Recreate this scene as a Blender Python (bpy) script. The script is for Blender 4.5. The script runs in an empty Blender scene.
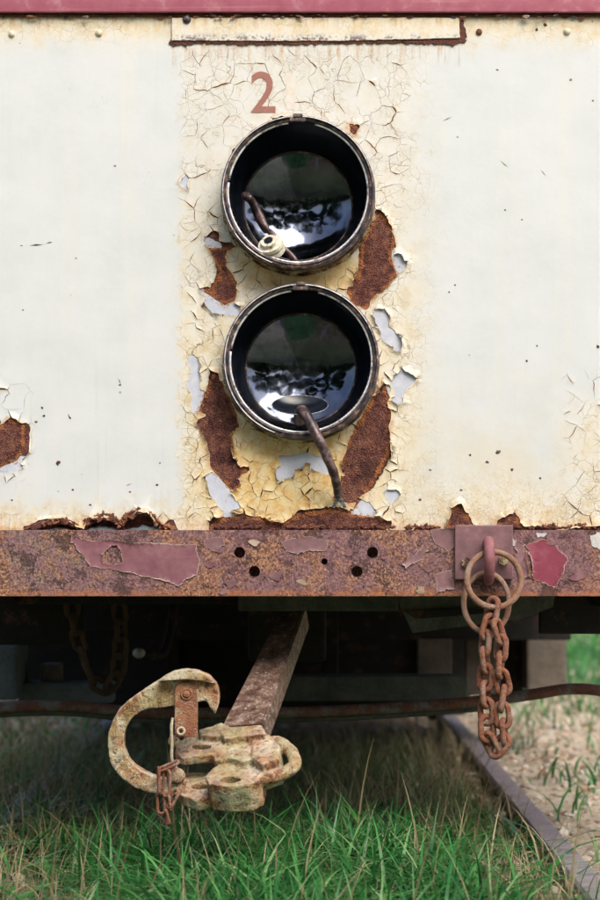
import bpy, bmesh, math, random
import numpy as np
from mathutils import Vector, Matrix, noise
R = math.radians
SC = bpy.context.scene
COL = SC.collection

# ------------------------------------------------------------------ camera
DIST, CZ, FPX = 4.0, 0.70, 2000.0            # metres to the front panel, lens height, focal length in photo pixels
cam = bpy.data.cameras.new("camera")
camo = bpy.data.objects.new("camera", cam)
COL.objects.link(camo)
camo.location = (0, -DIST, CZ)
camo.rotation_euler = (R(90), 0, 0)
cam.sensor_fit = 'HORIZONTAL'
cam.sensor_width = 24
cam.lens = 80
cam.shift_y = 0.15
cam.clip_end = 400
cam.dof.use_dof = True
cam.dof.focus_distance = DIST - 0.04
cam.dof.aperture_fstop = 4.0
SC.camera = camo

# ------------------------------------------------------------------ sky, sun, exposure
SUN_EL, SUN_AZ = 46, -26                       # azimuth: degrees to the left (negative: right) of straight behind the camera
w = bpy.data.worlds.new("World")
SC.world = w
w.use_nodes = True
wn = w.node_tree
sky = wn.nodes.new('ShaderNodeTexSky')
sky.sky_type = 'NISHITA'
sky.sun_disc = False
sky.sun_elevation = R(SUN_EL)
sky.sun_rotation = R(180 + SUN_AZ)
sky.dust_density = 5.0
sky.air_density = 0.8
sky.ozone_density = 0.6
wn.links.new(sky.outputs[0], wn.nodes['Background'].inputs[0])
wn.nodes['Background'].inputs[1].default_value = 0.15
sun = bpy.data.lights.new("sun", 'SUN')
sun.energy = 1.5
sun.angle = R(46)
sun.color = (1.0, 0.985, 0.96)
suno = bpy.data.objects.new("sun", sun)
COL.objects.link(suno)
sd_ = Vector((-math.sin(R(SUN_AZ)) * math.cos(R(SUN_EL)), -math.cos(R(SUN_AZ)) * math.cos(R(SUN_EL)), math.sin(R(SUN_EL))))
suno.rotation_euler = sd_.to_track_quat('Z', 'Y').to_euler()
suno.location = sd_ * 30
SC.view_settings.view_transform = 'Standard'
SC.view_settings.look = 'None'
SC.view_settings.gamma = 1
SC.view_settings.exposure = 0.84
SC.view_settings.use_curve_mapping = False

# ------------------------------------------------------------------ helpers
K = 1.0 / (FPX / DIST)


def P(px, py, y=0.0):
    """photo pixel at depth y (metres behind the front panel) -> world point"""
    s = (DIST + y) / FPX
    return Vector(((px - 300) * s, y, CZ + (540 - py) * s))


def link(o, parent=None):
    COL.objects.link(o)
    if parent is not None:
        o.parent = parent
        o.matrix_parent_inverse = PINV.get(parent.name, Matrix())
    return o


PINV = {}


def thing(name, label, cat, loc=(0, 0, 0), group=None):
    o = bpy.data.objects.new(name, None)
    COL.objects.link(o)
    o.location = loc
    o.empty_display_size = 0.1
    PINV[o.name] = Matrix.Translation(-Vector(loc))
    tag(o, label, cat, group)
    return o


def tag(o, label=None, cat=None, group=None, kind=None):
    if label: o['label'] = label
    if cat: o['category'] = cat
    if group: o['group'] = group
    if kind: o['kind'] = kind
    return o


def mobj(name, me, m=None, parent=None, smooth=False):
    if m is not None:
        me.materials.clear()
        me.materials.append(m)
    if smooth is True:
        me.polygons.foreach_set('use_smooth', [True] * len(me.polygons))
    o = bpy.data.objects.new(name, me)
    return link(o, parent)


def pyobj(name, v, f, m=None, parent=None, smooth=False):
    me = bpy.data.meshes.new(name)
    me.from_pydata(v, [], f)
    me.update()
    return mobj(name, me, m, parent, smooth)


def bmobj(name, bm, m=None, parent=None, smooth=False, angle=None):
    bmesh.ops.recalc_face_normals(bm, faces=bm.faces[:])
    me = bpy.data.meshes.new(name)
    bm.to_mesh(me)
    bm.free()
    o = mobj(name, me, m, parent, smooth)
    if angle:
        me.polygons.foreach_set('use_smooth', [True] * len(me.polygons))
        me.set_sharp_from_angle(angle=R(angle))
    return o


def bake(o):
    """apply an object's modifiers"""
    dg = bpy.context.evaluated_depsgraph_get()
    dg.update()
    me = bpy.data.meshes.new_from_object(o.evaluated_get(dg))
    o.modifiers.clear()
    o.data = me
    return o


def box(bm, lo, hi, bev=0.0):
    r = bmesh.ops.create_cube(bm, size=1)
    vs = r['verts']
    lo, hi = Vector(lo), Vector(hi)
    for v in vs:
        v.co = Vector((lo[i] + (v.co[i] + .5) * (hi[i] - lo[i]) for i in range(3)))
    if bev:
        es = list({e for v in vs for e in v.link_edges})
        bmesh.ops.bevel(bm, geom=es, offset=bev, segments=2, profile=.6, affect='EDGES')


def catmull(pts, n=8, closed=False):
    pts = [Vector(p) for p in pts]
    out = []
    m = len(pts)
    for i in range(m if closed else m - 1):
        if closed:
            a, b, c, d = pts[i - 1], pts[i], pts[(i + 1) % m], pts[(i + 2) % m]
        else:
            a, b, c, d = pts[max(i - 1, 0)], pts[i], pts[i + 1], pts[min(i + 2, m - 1)]
        for k in range(n):
            t = k / n
            out.append(.5 * ((2 * b) + (c - a) * t + (2 * a - 5 * b + 4 * c - d) * t * t + (3 * b - a - 3 * c + d) * t ** 3))
    if not closed:
        out.append(pts[-1])
    return out


def tube(bm, path, rad, seg=10, closed=False, cap=True, flat=1.0):
    path = [Vector(p) for p in path]
    n = len(path)
    rads = rad if isinstance(rad, (list, tuple)) else [rad] * n
    rings = []
    ref = Vector((0, 1, 0.01)).normalized()
    for i, p in enumerate(path):
        a = path[(i - 1) % n] if closed or i > 0 else p
        b = path[(i + 1) % n] if closed or i < n - 1 else p
        t = (b - a).normalized()
        u = (ref - t * ref.dot(t))
        if u.length < 1e-4:
            u = t.orthogonal()
        u.normalize()
        ref = u
        v = t.cross(u)
        rings.append([bm.verts.new(p + (u * math.cos(2 * math.pi * k / seg) + v * math.sin(2 * math.pi * k / seg) * flat) * rads[i]) for k in range(seg)])
    if closed:                                  # undo frame twist on closing
        last, first = rings[-1], rings[0]
        off = min(range(seg), key=lambda s: sum((last[k].co - first[(k + s) % seg].co).length for k in range(seg)))
    m = n if closed else n - 1
    for i in range(m):
        A, B = rings[i], rings[(i + 1) % n]
        s = off if closed and i == n - 1 else 0
        for k in range(seg):
            bm.faces.new((A[k], A[(k + 1) % seg], B[(k + 1 + s) % seg], B[(k + s) % seg]))
    if cap and not closed:
        bm.faces.new(rings[0][::-1])
        bm.faces.new(rings[-1])


def lathe(prof, c, seg=96, wob=0.0, seed=0.0, cap=False):
    """revolve (radius, y) round the Y axis through c; returns verts, faces"""
    v, f = [], []
    n = len(prof)
    for k in range(seg):
        a = 2 * math.pi * k / seg
        for (r, y) in prof:
            q = noise.noise(Vector((math.cos(a) * 6 + seed, math.sin(a) * 6, y * 60))) * wob
            q2 = noise.noise(Vector((math.cos(a) * 14 + seed, math.sin(a) * 14, y * 90 + 7))) * wob
            v.append((c[0] + math.cos(a) * (r + q), c[1] + y + q2, c[2] + math.sin(a) * (r + q)))
    for k in range(seg):
        k2 = (k + 1) % seg
        for i in range(n - 1):
            f.append((k * n + i, k2 * n + i, k2 * n + i + 1, k * n + i + 1))
    return v, f


def extrude_poly(bm, pts, vec):
    a = [bm.verts.new(p) for p in pts]
    b = [bm.verts.new(Vector(p) + vec) for p in pts]
    bm.faces.new(a)
    bm.faces.new(b[::-1])
    n = len(a)
    for i in range(n):
        bm.faces.new((a[i], b[i], b[(i + 1) % n], a[(i + 1) % n]))


def remesh(o, vox, smooth=4, lump=0.0, lscale=40.0):
    md = o.modifiers.new('r', 'REMESH')
    md.mode = 'VOXEL'
    md.voxel_size = vox
    md.use_smooth_shade = True
    if smooth:
        sm = o.modifiers.new('s', 'SMOOTH')
        sm.factor = .5
        sm.iterations = smooth
    bake(o)
    if lump:
        me = o.data
        co = [vv.co.copy() for vv in me.vertices]
        nm = [vv.normal.copy() for vv in me.vertices]
        new = [c + n * (noise.fractal(c * lscale, 1.0, 2.0, 4) * lump) for c, n in zip(co, nm)]
        me.vertices.foreach_set('co', np.array(new, np.float32).reshape(-1))
        me.update()
    me = o.data
    me.polygons.foreach_set('use_smooth', [True] * len(me.polygons))
    return o


# ------------------------------------------------------------------ node helper
class NB:
    def __init__(s, name):
        s.m = bpy.data.materials.new(name)
        s.m.use_nodes = True
        s.nt = s.m.node_tree
        s.bs = s.nt.nodes['Principled BSDF']
        s.geo = s.nt.nodes.new('ShaderNodeNewGeometry')
        s.pos = s.geo.outputs['Position']

    def put(s, sock, v):
        if isinstance(v, bpy.types.NodeSocket):
            s.nt.links.new(v, sock)
        elif isinstance(v, (tuple, list)) and sock.type == 'RGBA':
            sock.default_value = (*v, 1)[:4]
        else:
            sock.default_value = v

    def math(s, op, a, b=0.0, c=0.0, clamp=False):
        n = s.nt.nodes.new('ShaderNodeMath')
        n.operation = op
        n.use_clamp = clamp
        s.put(n.inputs[0], a); s.put(n.inputs[1], b); s.put(n.inputs[2], c)
        return n.outputs[0]

    def add(s, a, b): return s.math('ADD', a, b)
    def mul(s, a, b): return s.math('MULTIPLY', a, b)
    def sub(s, a, b): return s.math('SUBTRACT', a, b)

    def step(s, v, lo, hi):
        n = s.nt.nodes.new('ShaderNodeMapRange')
        n.interpolation_type = 'SMOOTHSTEP'
        s.put(n.inputs[0], v); s.put(n.inputs[1], lo); s.put(n.inputs[2], hi)
        return n.outputs[0]

    def noise(s, scale, detail=4, rough=.55, vec=None, dist=0.0):
        n = s.nt.nodes.new('ShaderNodeTexNoise')
        n.inputs['Scale'].default_value = scale
        n.inputs['Detail'].default_value = detail
        n.inputs['Roughness'].default_value = rough
        n.inputs['Distortion'].default_value = dist
        s.put(n.inputs['Vector'], s.pos if vec is None else vec)
        return n.outputs['Fac']

    def noisec(s, scale, detail=2, vec=None):
        n = s.nt.nodes.new('ShaderNodeTexNoise')
        n.inputs['Scale'].default_value = scale
        n.inputs['Detail'].default_value = detail
        s.put(n.inputs['Vector'], s.pos if vec is None else vec)
        return n.outputs['Color']

    def vor(s, scale, feat='F1', vec=None, out='Distance', rnd=1.0):
        n = s.nt.nodes.new('ShaderNodeTexVoronoi')
        n.feature = feat
        n.inputs['Scale'].default_value = scale
        n.inputs['Randomness'].default_value = rnd
        s.put(n.inputs['Vector'], s.pos if vec is None else vec)
        return n.outputs[out]

    def vmath(s, op, a, b):
        n = s.nt.nodes.new('ShaderNodeVectorMath')
        n.operation = op
        s.put(n.inputs[0], a)
        if op == 'SCALE':
            s.put(n.inputs['Scale'], b)
        else:
            s.put(n.inputs[1], b)
        return n.outputs[0]

    def warp(s, scale, amt, vec=None):
        base = s.pos if vec is None else vec
        c = s.vmath('SUBTRACT', s.noisec(scale, 3, vec), (.5, .5, .5))
        return s.vmath('ADD', base, s.vmath('SCALE', c, amt))

    def ramp(s, f, stops, interp='LINEAR'):
        n = s.nt.nodes.new('ShaderNodeValToRGB')
        n.color_ramp.interpolation = interp
        e = n.color_ramp.elements
        while len(e) < len(stops):
            e.new(.5)
        for i, (p, c) in enumerate(stops):
            e[i].position = p
            e[i].color = (*c, 1)
        s.put(n.inputs[0], f)
        return n.outputs[0]

    def mix(s, f, a, b, mode='MIX'):
        n = s.nt.nodes.new('ShaderNodeMix')
        n.data_type = 'RGBA'
        n.blend_type = mode
        n.clamp_factor = True
        s.put(n.inputs[0], f); s.put(n.inputs[6], a); s.put(n.inputs[7], b)
        return n.outputs[2]

    def sep(s, v):
        n = s.nt.nodes.new('ShaderNodeSeparateXYZ')
        s.put(n.inputs[0], v)
        return n.outputs

    def attr(s, name):
        n = s.nt.nodes.new('ShaderNodeAttribute')
        n.attribute_name = name
        return n.outputs['Fac']

    def bump(s, h, strength=.5, dist=.002, normal=None):
        n = s.nt.nodes.new('ShaderNodeBump')
        n.inputs['Strength'].default_value = strength
        n.inputs['Distance'].default_value = dist
        s.put(n.inputs['Height'], h)
        if normal is not None:
            s.put(n.inputs['Normal'], normal)
        return n.outputs[0]

    def done(s, col=None, rough=None, metal=None, normal=None, spec=None, coat=None):
        for k, v in (('Base Color', col), ('Roughness', rough), ('Metallic', metal), ('Normal', normal), ('Specular IOR Level', spec), ('Coat Weight', coat)):
            if v is not None:
                s.put(s.bs.inputs[k], v)
        return s.m


M = {}

# --- rust
def rust_mat(name, dark, mid, hot, hotamt=.5, scale=1.0, bump=.9, grey=None):
    b = NB(name)
    n1 = b.noise(60 * scale, 6, .65)
    n2 = b.noise(260 * scale, 4, .7)
    n3 = b.noise(14 * scale, 5, .6)
    v = b.vor(330 * scale)
    c = b.ramp(b.add(b.mul(n1, .6), b.mul(n2, .4)), [(.32, dark), (.5, mid), (.66, mid), (.8, hot)])
    c = b.mix(b.mul(b.step(b.add(n3, b.mul(n2, .35)), .62, .86), hotamt), c, hot)
    if grey:
        c = b.mix(b.step(b.add(b.noise(26 * scale, 6, .7), b.mul(n2, .3)), .6, .8), c, grey)
    h = b.add(b.mul(n2, .8), b.add(b.mul(v, .6), b.mul(n1, .8)))
    return b.done(c, b.ramp(n2, [(.3, (.75,) * 3), (.7, (.95,) * 3)]), 0, b.bump(h, bump, .003), .25)


M['rust'] = rust_mat('rust', (.035, .014, .012), (.105, .042, .034), (.30, .11, .045), .35)
M['rust_lip'] = rust_mat('rust_lip', (.05, .02, .018), (.17, .07, .05), (.38, .17, .08), .6)
M['chain_rust'] = rust_mat('chain_rust', (.09, .034, .022), (.26, .105, .06), (.44, .21, .115), .5, 1.2, 1.0, (.32, .22, .17))
M['ring_rust'] = rust_mat('ring_rust', (.10, .05, .035), (.24, .13, .085), (.40, .20, .12), .4, 1.2, .6, (.30, .21, .16))
M['strap_rust'] = rust_mat('strap_rust', (.08, .03, .02), (.24, .09, .055), (.45, .24, .12), .5, 1.0, .7, (.40, .33, .22))

# --- steel sheet under the paint: rust, blue-grey primer, orange rims
b = NB('bare_sheet')
pr, ed = b.attr('prim'), b.attr('edge')
n1, n2, n3 = b.noise(60, 6, .65), b.noise(300, 4, .7), b.noise(120, 4, .6)
v = b.vor(380)
rust = b.ramp(b.add(b.mul(n1, .55), b.mul(n2, .45)), [(.38, (.05, .018, .015)), (.47, (.125, .046, .038)), (.54, (.19, .075, .055)), (.62, (.32, .14, .08))])
zr = b.add(b.noise(16, 5, .65), b.mul(b.sub(n2, .5), .4))
rust = b.mix(b.mul(b.sub(1.0, b.step(zr, .40, .5)), .6), rust, (.028, .013, .014))
rust = b.mix(b.mul(b.step(zr, .54, .66), .5), rust, b.ramp(n2, [(.42, (.13, .05, .035)), (.58, (.30, .15, .10))]))
hotf = b.step(b.add(ed, b.mul(b.sub(n1, .5), 1.9)), .42, .85)
rust = b.mix(b.mul(hotf, .82), rust, b.ramp(n2, [(.3, (.22, .06, .02)), (.6, (.52, .20, .06)), (.8, (.62, .36, .18))]))
prm = b.ramp(b.noise(40, 5, .6), [(.3, (.43, .47, .55)), (.6, (.55, .58, .66)), (.8, (.66, .66, .68))])
prm = b.mix(b.step(b.add(n3, b.mul(ed, .25)), .62, .78), prm, (.42, .25, .13))
f = b.step(b.add(pr, b.mul(b.sub(n3, .5), .9)), .42, .58)
col = b.mix(f, rust, prm)
h = b.add(b.mul(n2, .8), b.add(b.mul(v, .7), n1))
h = b.mul(h, b.sub(1.0, b.mul(f, .93)))
M['bare'] = b.done(col, b.sub(.9, b.mul(f, .35)), 0, b.bump(b.add(h, b.mul(f, .5)), 1.0, .004), .25)

# --- body paint (white going cream, yellowed round the lamps, fine crazing, dirt)
def paint_mat(name, fields=True):
    b = NB(name)
    xyz = b.sep(b.pos)
    px = b.add(b.mul(xyz[0], 500), 300)
    py = b.sub(540, b.mul(b.sub(xyz[2], CZ), 500))
    big = b.sub(b.noise(7, 4, .6), .5)
    mid = b.sub(b.noise(28, 5, .6), .5)
    fine = b.noise(160, 4, .65)
    # vertical weld strip round the lamps
    strip = b.mul(b.step(b.add(b.add(px, b.mul(mid, 40)), b.mul(b.sub(fine, .5), 22)), 172, 188), b.sub(1.0, b.step(b.add(px, b.mul(mid, 60)), 395, 450)))
    strip0 = strip
    strip = b.mul(strip, b.add(.38, b.mul(.62, b.step(b.add(py, b.mul(big, 240)), 90, 430))))
    top = b.sub(1.0, b.step(b.add(py, b.mul(mid, 50)), 22, 60))
    bot = b.step(b.add(py, b.mul(big, 160)), 420, 535)
    bot = b.mul(bot, b.step(px, 120, 520))
    botl = b.step(b.add(py, b.mul(mid, 60)), 488, 532)
    rgt = b.mul(b.step(b.add(px, b.mul(mid, 40)), 545, 590), b.step(b.add(py, b.mul(mid, 60)), 380, 430))
    cream = b.math('MAXIMUM', b.math('MAXIMUM', strip, b.mul(top, .9)), b.math('MAXIMUM', b.math('MAXIMUM', bot, botl), b.mul(rgt, .7)))
    white = b.ramp(b.noise(9, 5, .6), [(.36, (.575, .615, .62)), (.6, (.62, .65, .655))])
    creamc = b.ramp(b.noise(30, 5, .65), [(.36, (.63, .53, .34)), (.48, (.69, .635, .485)), (.6, (.70, .675, .585))])
    col = b.mix(cream, white, creamc)
    # yellow-ochre near and below the lamps
    def ell(cx, cy, rx, ry):
        dx = b.math('DIVIDE', b.sub(px, cx), rx)
        dy = b.math('DIVIDE', b.sub(py, cy), ry)
        return b.math('SQRT', b.add(b.mul(dx, dx), b.mul(dy, dy)))
    y1 = b.sub(1.0, b.step(b.add(ell(288, 480, 95, 75), b.mul(mid, 1.1)), .55, 1.1))
    y2 = b.sub(1.0, b.step(b.add(ell(300, 270, 75, 30), b.mul(mid, 1.1)), .6, 1.15))
    y3 = b.mul(b.sub(1.0, b.step(b.add(py, b.mul(mid, 26)), 20, 46)), b.step(fine, .4, .6))
    yel = b.math('MAXIMUM', b.math('MAXIMUM', y1, b.mul(y2, .9)), b.mul(y3, .45))
    yc = b.ramp(b.noise(45, 5, .65), [(.36, (.58, .33, .09)), (.48, (.68, .48, .19)), (.6, (.70, .58, .32))])
    col = b.mix(b.mul(yel, .92), col, yc)
    # rust weeping from the bare patches
    st = b.attr('stain')
    sf = b.step(b.add(st, b.mul(b.sub(b.noise(90, 5, .7), .5), 1.3)), .45, 1.1)
    col = b.mix(b.mul(sf, .75), col, b.ramp(fine, [(.3, (.34, .15, .05)), (.65, (.62, .38, .16))]))
    # ochre bleeding out of the cracks
    eg0 = b.attr('lip')
    bl = b.mul(b.step(b.add(eg0, b.mul(mid, .35)), .02, .42), b.sub(1.0, b.step(eg0, .62, .8)))
    col = b.mix(b.mul(bl, .5), col, b.ramp(b.noise(70, 4, .7), [(.35, (.50, .30, .11)), (.65, (.70, .56, .33))]))
    # pale broken edge
    eg = b.attr('lip')
    col = b.mix(b.mul(b.step(eg, .55, 1.0), .35), col, (.84, .82, .74))
    # vertical grime streaks, low down
    sv = b.vmath('MULTIPLY', b.pos, (60, 60, 2.2))
    strk = b.step(b.noise(1.0, 4, .6, vec=sv), .55, .78)
    lowm = b.step(py, 330, 530)
    col = b.mix(b.mul(b.mul(strk, .26), b.add(lowm, .22)), col, (.46, .37, .25))
    dv = b.vmath('MULTIPLY', b.pos, (95, 95, 9))
    drb = b.step(b.noise(1.0, 5, .65, vec=dv), .47, .66)
    dm = b.mul(b.mul(b.step(py, 39, 43), b.sub(1.0, b.step(b.add(py, b.mul(mid, 46)), 46, 74))), b.mul(b.step(px, 166, 176), b.sub(1.0, b.step(px, 462, 476))))
    dm = b.math('MAXIMUM', dm, b.mul(b.sub(1.0, b.step(b.add(py, b.mul(mid, 26)), 17, 34)), .75))
    col = b.mix(b.mul(b.mul(drb, dm), .75), col, b.ramp(fine, [(.4, (.30, .13, .04)), (.6, (.60, .38, .16))]))
    se_ = b.mul(b.step(b.add(fine, b.mul(mid, .8)), .50, .62), b.mul(b.step(py, 33, 40), b.mul(b.sub(1.0, b.step(py, 41, 44)), b.mul(b.step(px, 168, 174), b.sub(1.0, b.step(px, 460, 468))))))
    col = b.mix(b.mul(se_, .85), col, (.12, .06, .06))
    smg = b.mul(b.step(b.add(b.noise(11, 4, .65), b.mul(b.sub(fine, .5), .5)), .64, .76), b.step(b.noise(220, 3, .7), .47, .62))
    col = b.mix(b.mul(smg, .30), col, (.38, .40, .34))
    wv = b.vmath('MULTIPLY', b.pos, (16, 16, .9))
    col = b.mix(b.mul(b.step(b.noise(1.0, 4, .6, vec=wv), .5, .72), .14), col, (.76, .70, .56))
    # freckled dirt along the foot of the panel
    sp = b.mul(b.step(b.noise(330, 4, .75), .53, .62), b.step(b.add(py, b.mul(big, 130)), 445, 515))
    sp = b.mul(sp, b.step(b.add(px, b.mul(big, 200)), 380, 470))
    col = b.mix(b.mul(sp, .55), col, (.28, .21, .12))
    lowr = b.mul(b.step(b.add(py, b.mul(mid, 50)), 496, 530), b.step(b.add(b.noise(24, 5, .7), b.mul(b.sub(fine, .5), .6)), .40, .60))
    col = b.mix(b.mul(lowr, .62), col, b.ramp(b.noise(110, 4, .7), [(.38, (.36, .16, .05)), (.5, (.58, .36, .15)), (.6, (.66, .55, .36))]))
    rl = b.mul(b.mul(b.step(b.add(py, b.mul(big, 160)), 330, 500), b.step(b.add(px, b.mul(big, 160)), 395, 430)), b.step(b.noise(6, 4, .65), .38, .62))
    col = b.mix(b.mul(rl, .42), col, (.62, .55, .40))
    # small scattered chips
    vc = b.vor(26, out='Distance')
    chip = b.mul(b.sub(1.0, b.step(vc, .05, .075)), b.step(b.noise(13, 2), .56, .6))
    col = b.mix(b.mul(chip, .7), col, (.22, .16, .10))
    # crazing
    def craze(scale, wid, mask, amt, wrp):
        d = b.vor(scale, 'DISTANCE_TO_EDGE', vec=b.warp(scale * .6, wrp))
        l = b.sub(1.0, b.step(d, 0.0, wid))
        return b.mul(b.mul(l, mask), amt)
    gate = b.step(b.add(b.noise(16, 4, .6), 0), .45, .56)
    zone = b.math('MAXIMUM', b.mul(strip0, b.step(b.add(py, b.mul(mid, 40)), 40, 70)), b.math('MAXIMUM', b.mul(rgt, 1.0), b.mul(top, .8)))
    l1 = b.math('MAXIMUM', craze(40, .035, b.mul(zone, gate), .9, .03), craze(66, .04, b.mul(zone, b.step(b.noise(11, 4, .6, dist=.5), .50, .60)), .75, .02))
    botc = b.mul(b.step(b.add(py, b.mul(big, 90)), 452, 520), b.step(px, 370, 430))
    l2 = craze(115, .06, b.mul(b.math('MAXIMUM', b.mul(strip0, .6), botc), b.step(b.noise(16, 4, .6), .42, .56)), .6, .006)
    ln = b.math('MAXIMUM', l1, l2)
    col = b.mix(b.mul(ln, .72), col, (.30, .20, .09))
    h = b.add(b.mul(b.noise(35, 3, .5), .6), b.add(b.mul(fine, .12), b.mul(ln, -.9)))
    h = b.add(h, b.mul(b.noise(4, 2, .5), 5.0))
    nm = b.bump(h, .35, .002)
    return b.done(col, b.add(.36, b.mul(fine, .25)), 0, nm, .4)


M['paint'] = paint_mat('cream_paint')

# --- maroon paint
def maroon_mat(name, a, c, bb, rough=.38, wear=.4):
    b = NB(name)
    n1, n2 = b.noise(30, 5, .65), b.noise(220, 4, .7)
    col = b.ramp(n1, [(.3, a), (.55, c), (.75, bb)])
    sv = b.vmath('MULTIPLY', b.pos, (4, 40, 160))
    col = b.mix(b.mul(b.step(b.noise(1, 4, .6, vec=sv), .55, .75), wear * .6), col, bb)
    col = b.mix(b.mul(b.step(b.add(n2, b.mul(n1, .4)), .82, .95), wear), col, (.20, .08, .05))
    lip = b.attr('lip')
    col = b.mix(b.mul(b.step(b.add(lip, b.mul(b.sub(n2, .5), 1.2)), .62, .92), .75), col, (.62, .50, .40))
    return b.done(col, b.add(rough, b.mul(n2, .2)), 0, b.bump(b.add(b.mul(n1, .8), b.mul(n2, .25)), .35, .002), .45)


M['maroon_band'] = maroon_mat('maroon_band_paint', (.33, .08, .125), (.39, .12, .165), (.52, .28, .31), .36, .7)
M['maroon'] = maroon_mat('maroon_paint', (.17, .065, .085), (.23, .10, .12), (.30, .16, .17), .4)
M['maroon_gloss'] = maroon_mat('maroon_gloss_paint', (.19, .04, .065), (.25, .055, .085), (.33, .11, .14), .25, .2)
M['chip_pale'] = maroon_mat('pale_chip_paint', (.28, .19, .14), (.44, .34, .26), (.56, .48, .40), .5, .6)
M['eye_maroon'] = maroon_mat('eye_maroon_paint', (.16, .06, .07), (.24, .085, .10), (.30, .20, .15), .5, .9)
M['plate_maroon'] = maroon_mat('plate_maroon_paint', (.13, .065, .075), (.22, .115, .125), (.31, .19, .19), .45, .6)

# --- rusty buffer beam
b = NB('beam_rust')
xyz = b.sep(b.pos)
px = b.add(b.mul(xyz[0], 500), 300)
n0, n1, n2, n3 = b.noise(5, 4, .6), b.noise(40, 6, .7), b.noise(230, 5, .75), b.noise(90, 5, .7)
grey = b.ramp(n2, [(.38, (.06, .038, .03)), (.46, (.16, .11, .09)), (.54, (.27, .19, .15)), (.63, (.42, .27, .17))])
red = b.ramp(b.add(b.mul(n2, .5), b.mul(n3, .5)), [(.40, (.055, .028, .032)), (.47, (.145, .072, .075)), (.53, (.225, .115, .11)), (.59, (.36, .18, .12)), (.65, (.56, .38, .26))])
col = b.mix(b.step(b.add(px, b.mul(b.sub(n1, .5), 160)), 40, 130), grey, red)
col = b.mix(b.mul(b.step(b.add(n1, b.mul(n2, .25)), .54, .66), .8), col, b.ramp(n2, [(.42, (.16, .08, .095)), (.58, (.28, .165, .18))]))       # purple remains of paint
col = b.mix(b.mul(b.step(b.add(b.noise(170, 5, .8), b.mul(n1, .35)), .80, .90), .75), col, (.52, .36, .21))          # pale flecks
col = b.mix(b.mul(b.sub(1.0, b.step(b.add(n3, b.mul(n2, .4)), .42, .56)), .8), col, (.035, .02, .02))
zz = b.add(xyz[2], b.mul(b.sub(n1, .5), .03))
col = b.mix(b.mul(b.step(b.add(b.noise(9, 4, .6), b.mul(b.sub(n2, .5), .6)), .54, .66), .4), col, b.ramp(n2, [(.40, (.20, .07, .035)), (.5, (.42, .17, .06)), (.6, (.60, .34, .16))]))
col = b.mix(b.mul(b.sub(1.0, b.step(zz, .592, .606)), .6), col, (.42, .15, .05))                 # orange along the lower edge
h = b.add(b.mul(n2, 1.0), b.add(b.mul(n3, 1.0), n1))
sv = b.vmath('MULTIPLY', b.pos, (70, 70, 4))
col = b.mix(b.mul(b.step(b.noise(1, 5, .7, vec=sv), .5, .72), .45), col, b.ramp(n3, [(.35, (.10, .055, .05)), (.65, (.26, .16, .14))]))
zb_ = b.add(b.noise(7, 5, .65), b.mul(b.sub(n3, .5), .5))
col = b.mix(b.mul(b.step(zb_, .50, .60), .7), col, b.ramp(n2, [(.40, (.09, .04, .028)), (.48, (.24, .11, .06)), (.56, (.42, .21, .10)), (.62, (.55, .36, .22))]))
col = b.mix(b.mul(b.sub(1.0, b.step(b.add(b.noise(19, 5, .7), b.mul(b.sub(n2, .5), .4)), .38, .46)), .75), col, (.05, .028, .028))
M['beam'] = b.done(col, .82, 0, b.bump(h, .8, .003), .3)

# --- rims, bowls, cables
b = NB('rim_black')
n1, n2 = b.noise(60, 6, .7), b.noise(300, 4, .7)
col = b.ramp(b.add(b.mul(n1, .7), b.mul(n2, .3)), [(.40, (.012, .012, .018)), (.49, (.045, .042, .055)), (.55, (.16, .09, .07)), (.62, (.42, .36, .28))])
M['rim_black'] = b.done(col, .45, 0, b.bump(b.add(n1, n2), .5, .002), .5)
b = NB('rim_outer')
n1, n2 = b.noise(35, 6, .7), b.noise(240, 4, .7)
col = b.ramp(b.add(b.mul(n1, .7), b.mul(n2, .3)), [(.38, (.02, .014, .014)), (.46, (.10, .05, .035)), (.52, (.34, .25, .13)), (.58, (.62, .54, .34))])
M['rim_outer'] = b.done(col, .7, 0, b.bump(b.add(n1, n2), .8, .003), .3)
b = NB('rim_silver')
n1 = b.noise(80, 5, .7)
M['rim_silver'] = b.done(b.ramp(n1, [(.36, (.16, .14, .14)), (.46, (.62, .62, .64)), (.6, (.85, .85, .85))]), .35, .2, b.bump(n1, .3, .001))
b = NB('housing_black')
n1, n2 = b.noise(25, 5, .7), b.noise(500, 2, .6)
col = b.ramp(n1, [(.4, (.004, .006, .010)), (.65, (.012, .016, .026))])
xyz = b.sep(b.pos)
col = b.mix(b.mul(b.step(n2, .68, .76), .35), col, (.3, .3, .3))
M['housing'] = b.done(col, .22, 0, b.bump(n1, .2, .002), .4)
b = NB('reflector')
n1, n2 = b.noise(18, 6, .7), b.noise(120, 4, .7)
col = b.ramp(n1, [(.40, (.085, .10, .135)), (.6, (.13, .15, .20))])
M['reflector'] = b.done(col, b.add(.06, b.mul(b.step(n1, .42, .62), .05)), 1.0, b.bump(b.noise(13, 2), .30, .010))
b = NB('lamp_glass')
b.bs.inputs['Transmission Weight'].default_value = 1
b.bs.inputs['IOR'].default_value = 1.45
M['glass'] = b.done((.9, .95, 1), .05)
b = NB('cable_copper_brown')
n1, n2 = b.noise(40, 5, .7), b.noise(250, 3, .6)
M['cable'] = b.done(b.ramp(n1, [(.40, (.02, .014, .017)), (.5, (.075, .045, .045)), (.58, (.20, .135, .13))]), .4, .15, b.bump(n2, .3, .001), .5)
b = NB('socket_cream')
n1 = b.noise(120, 5, .7)
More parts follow.
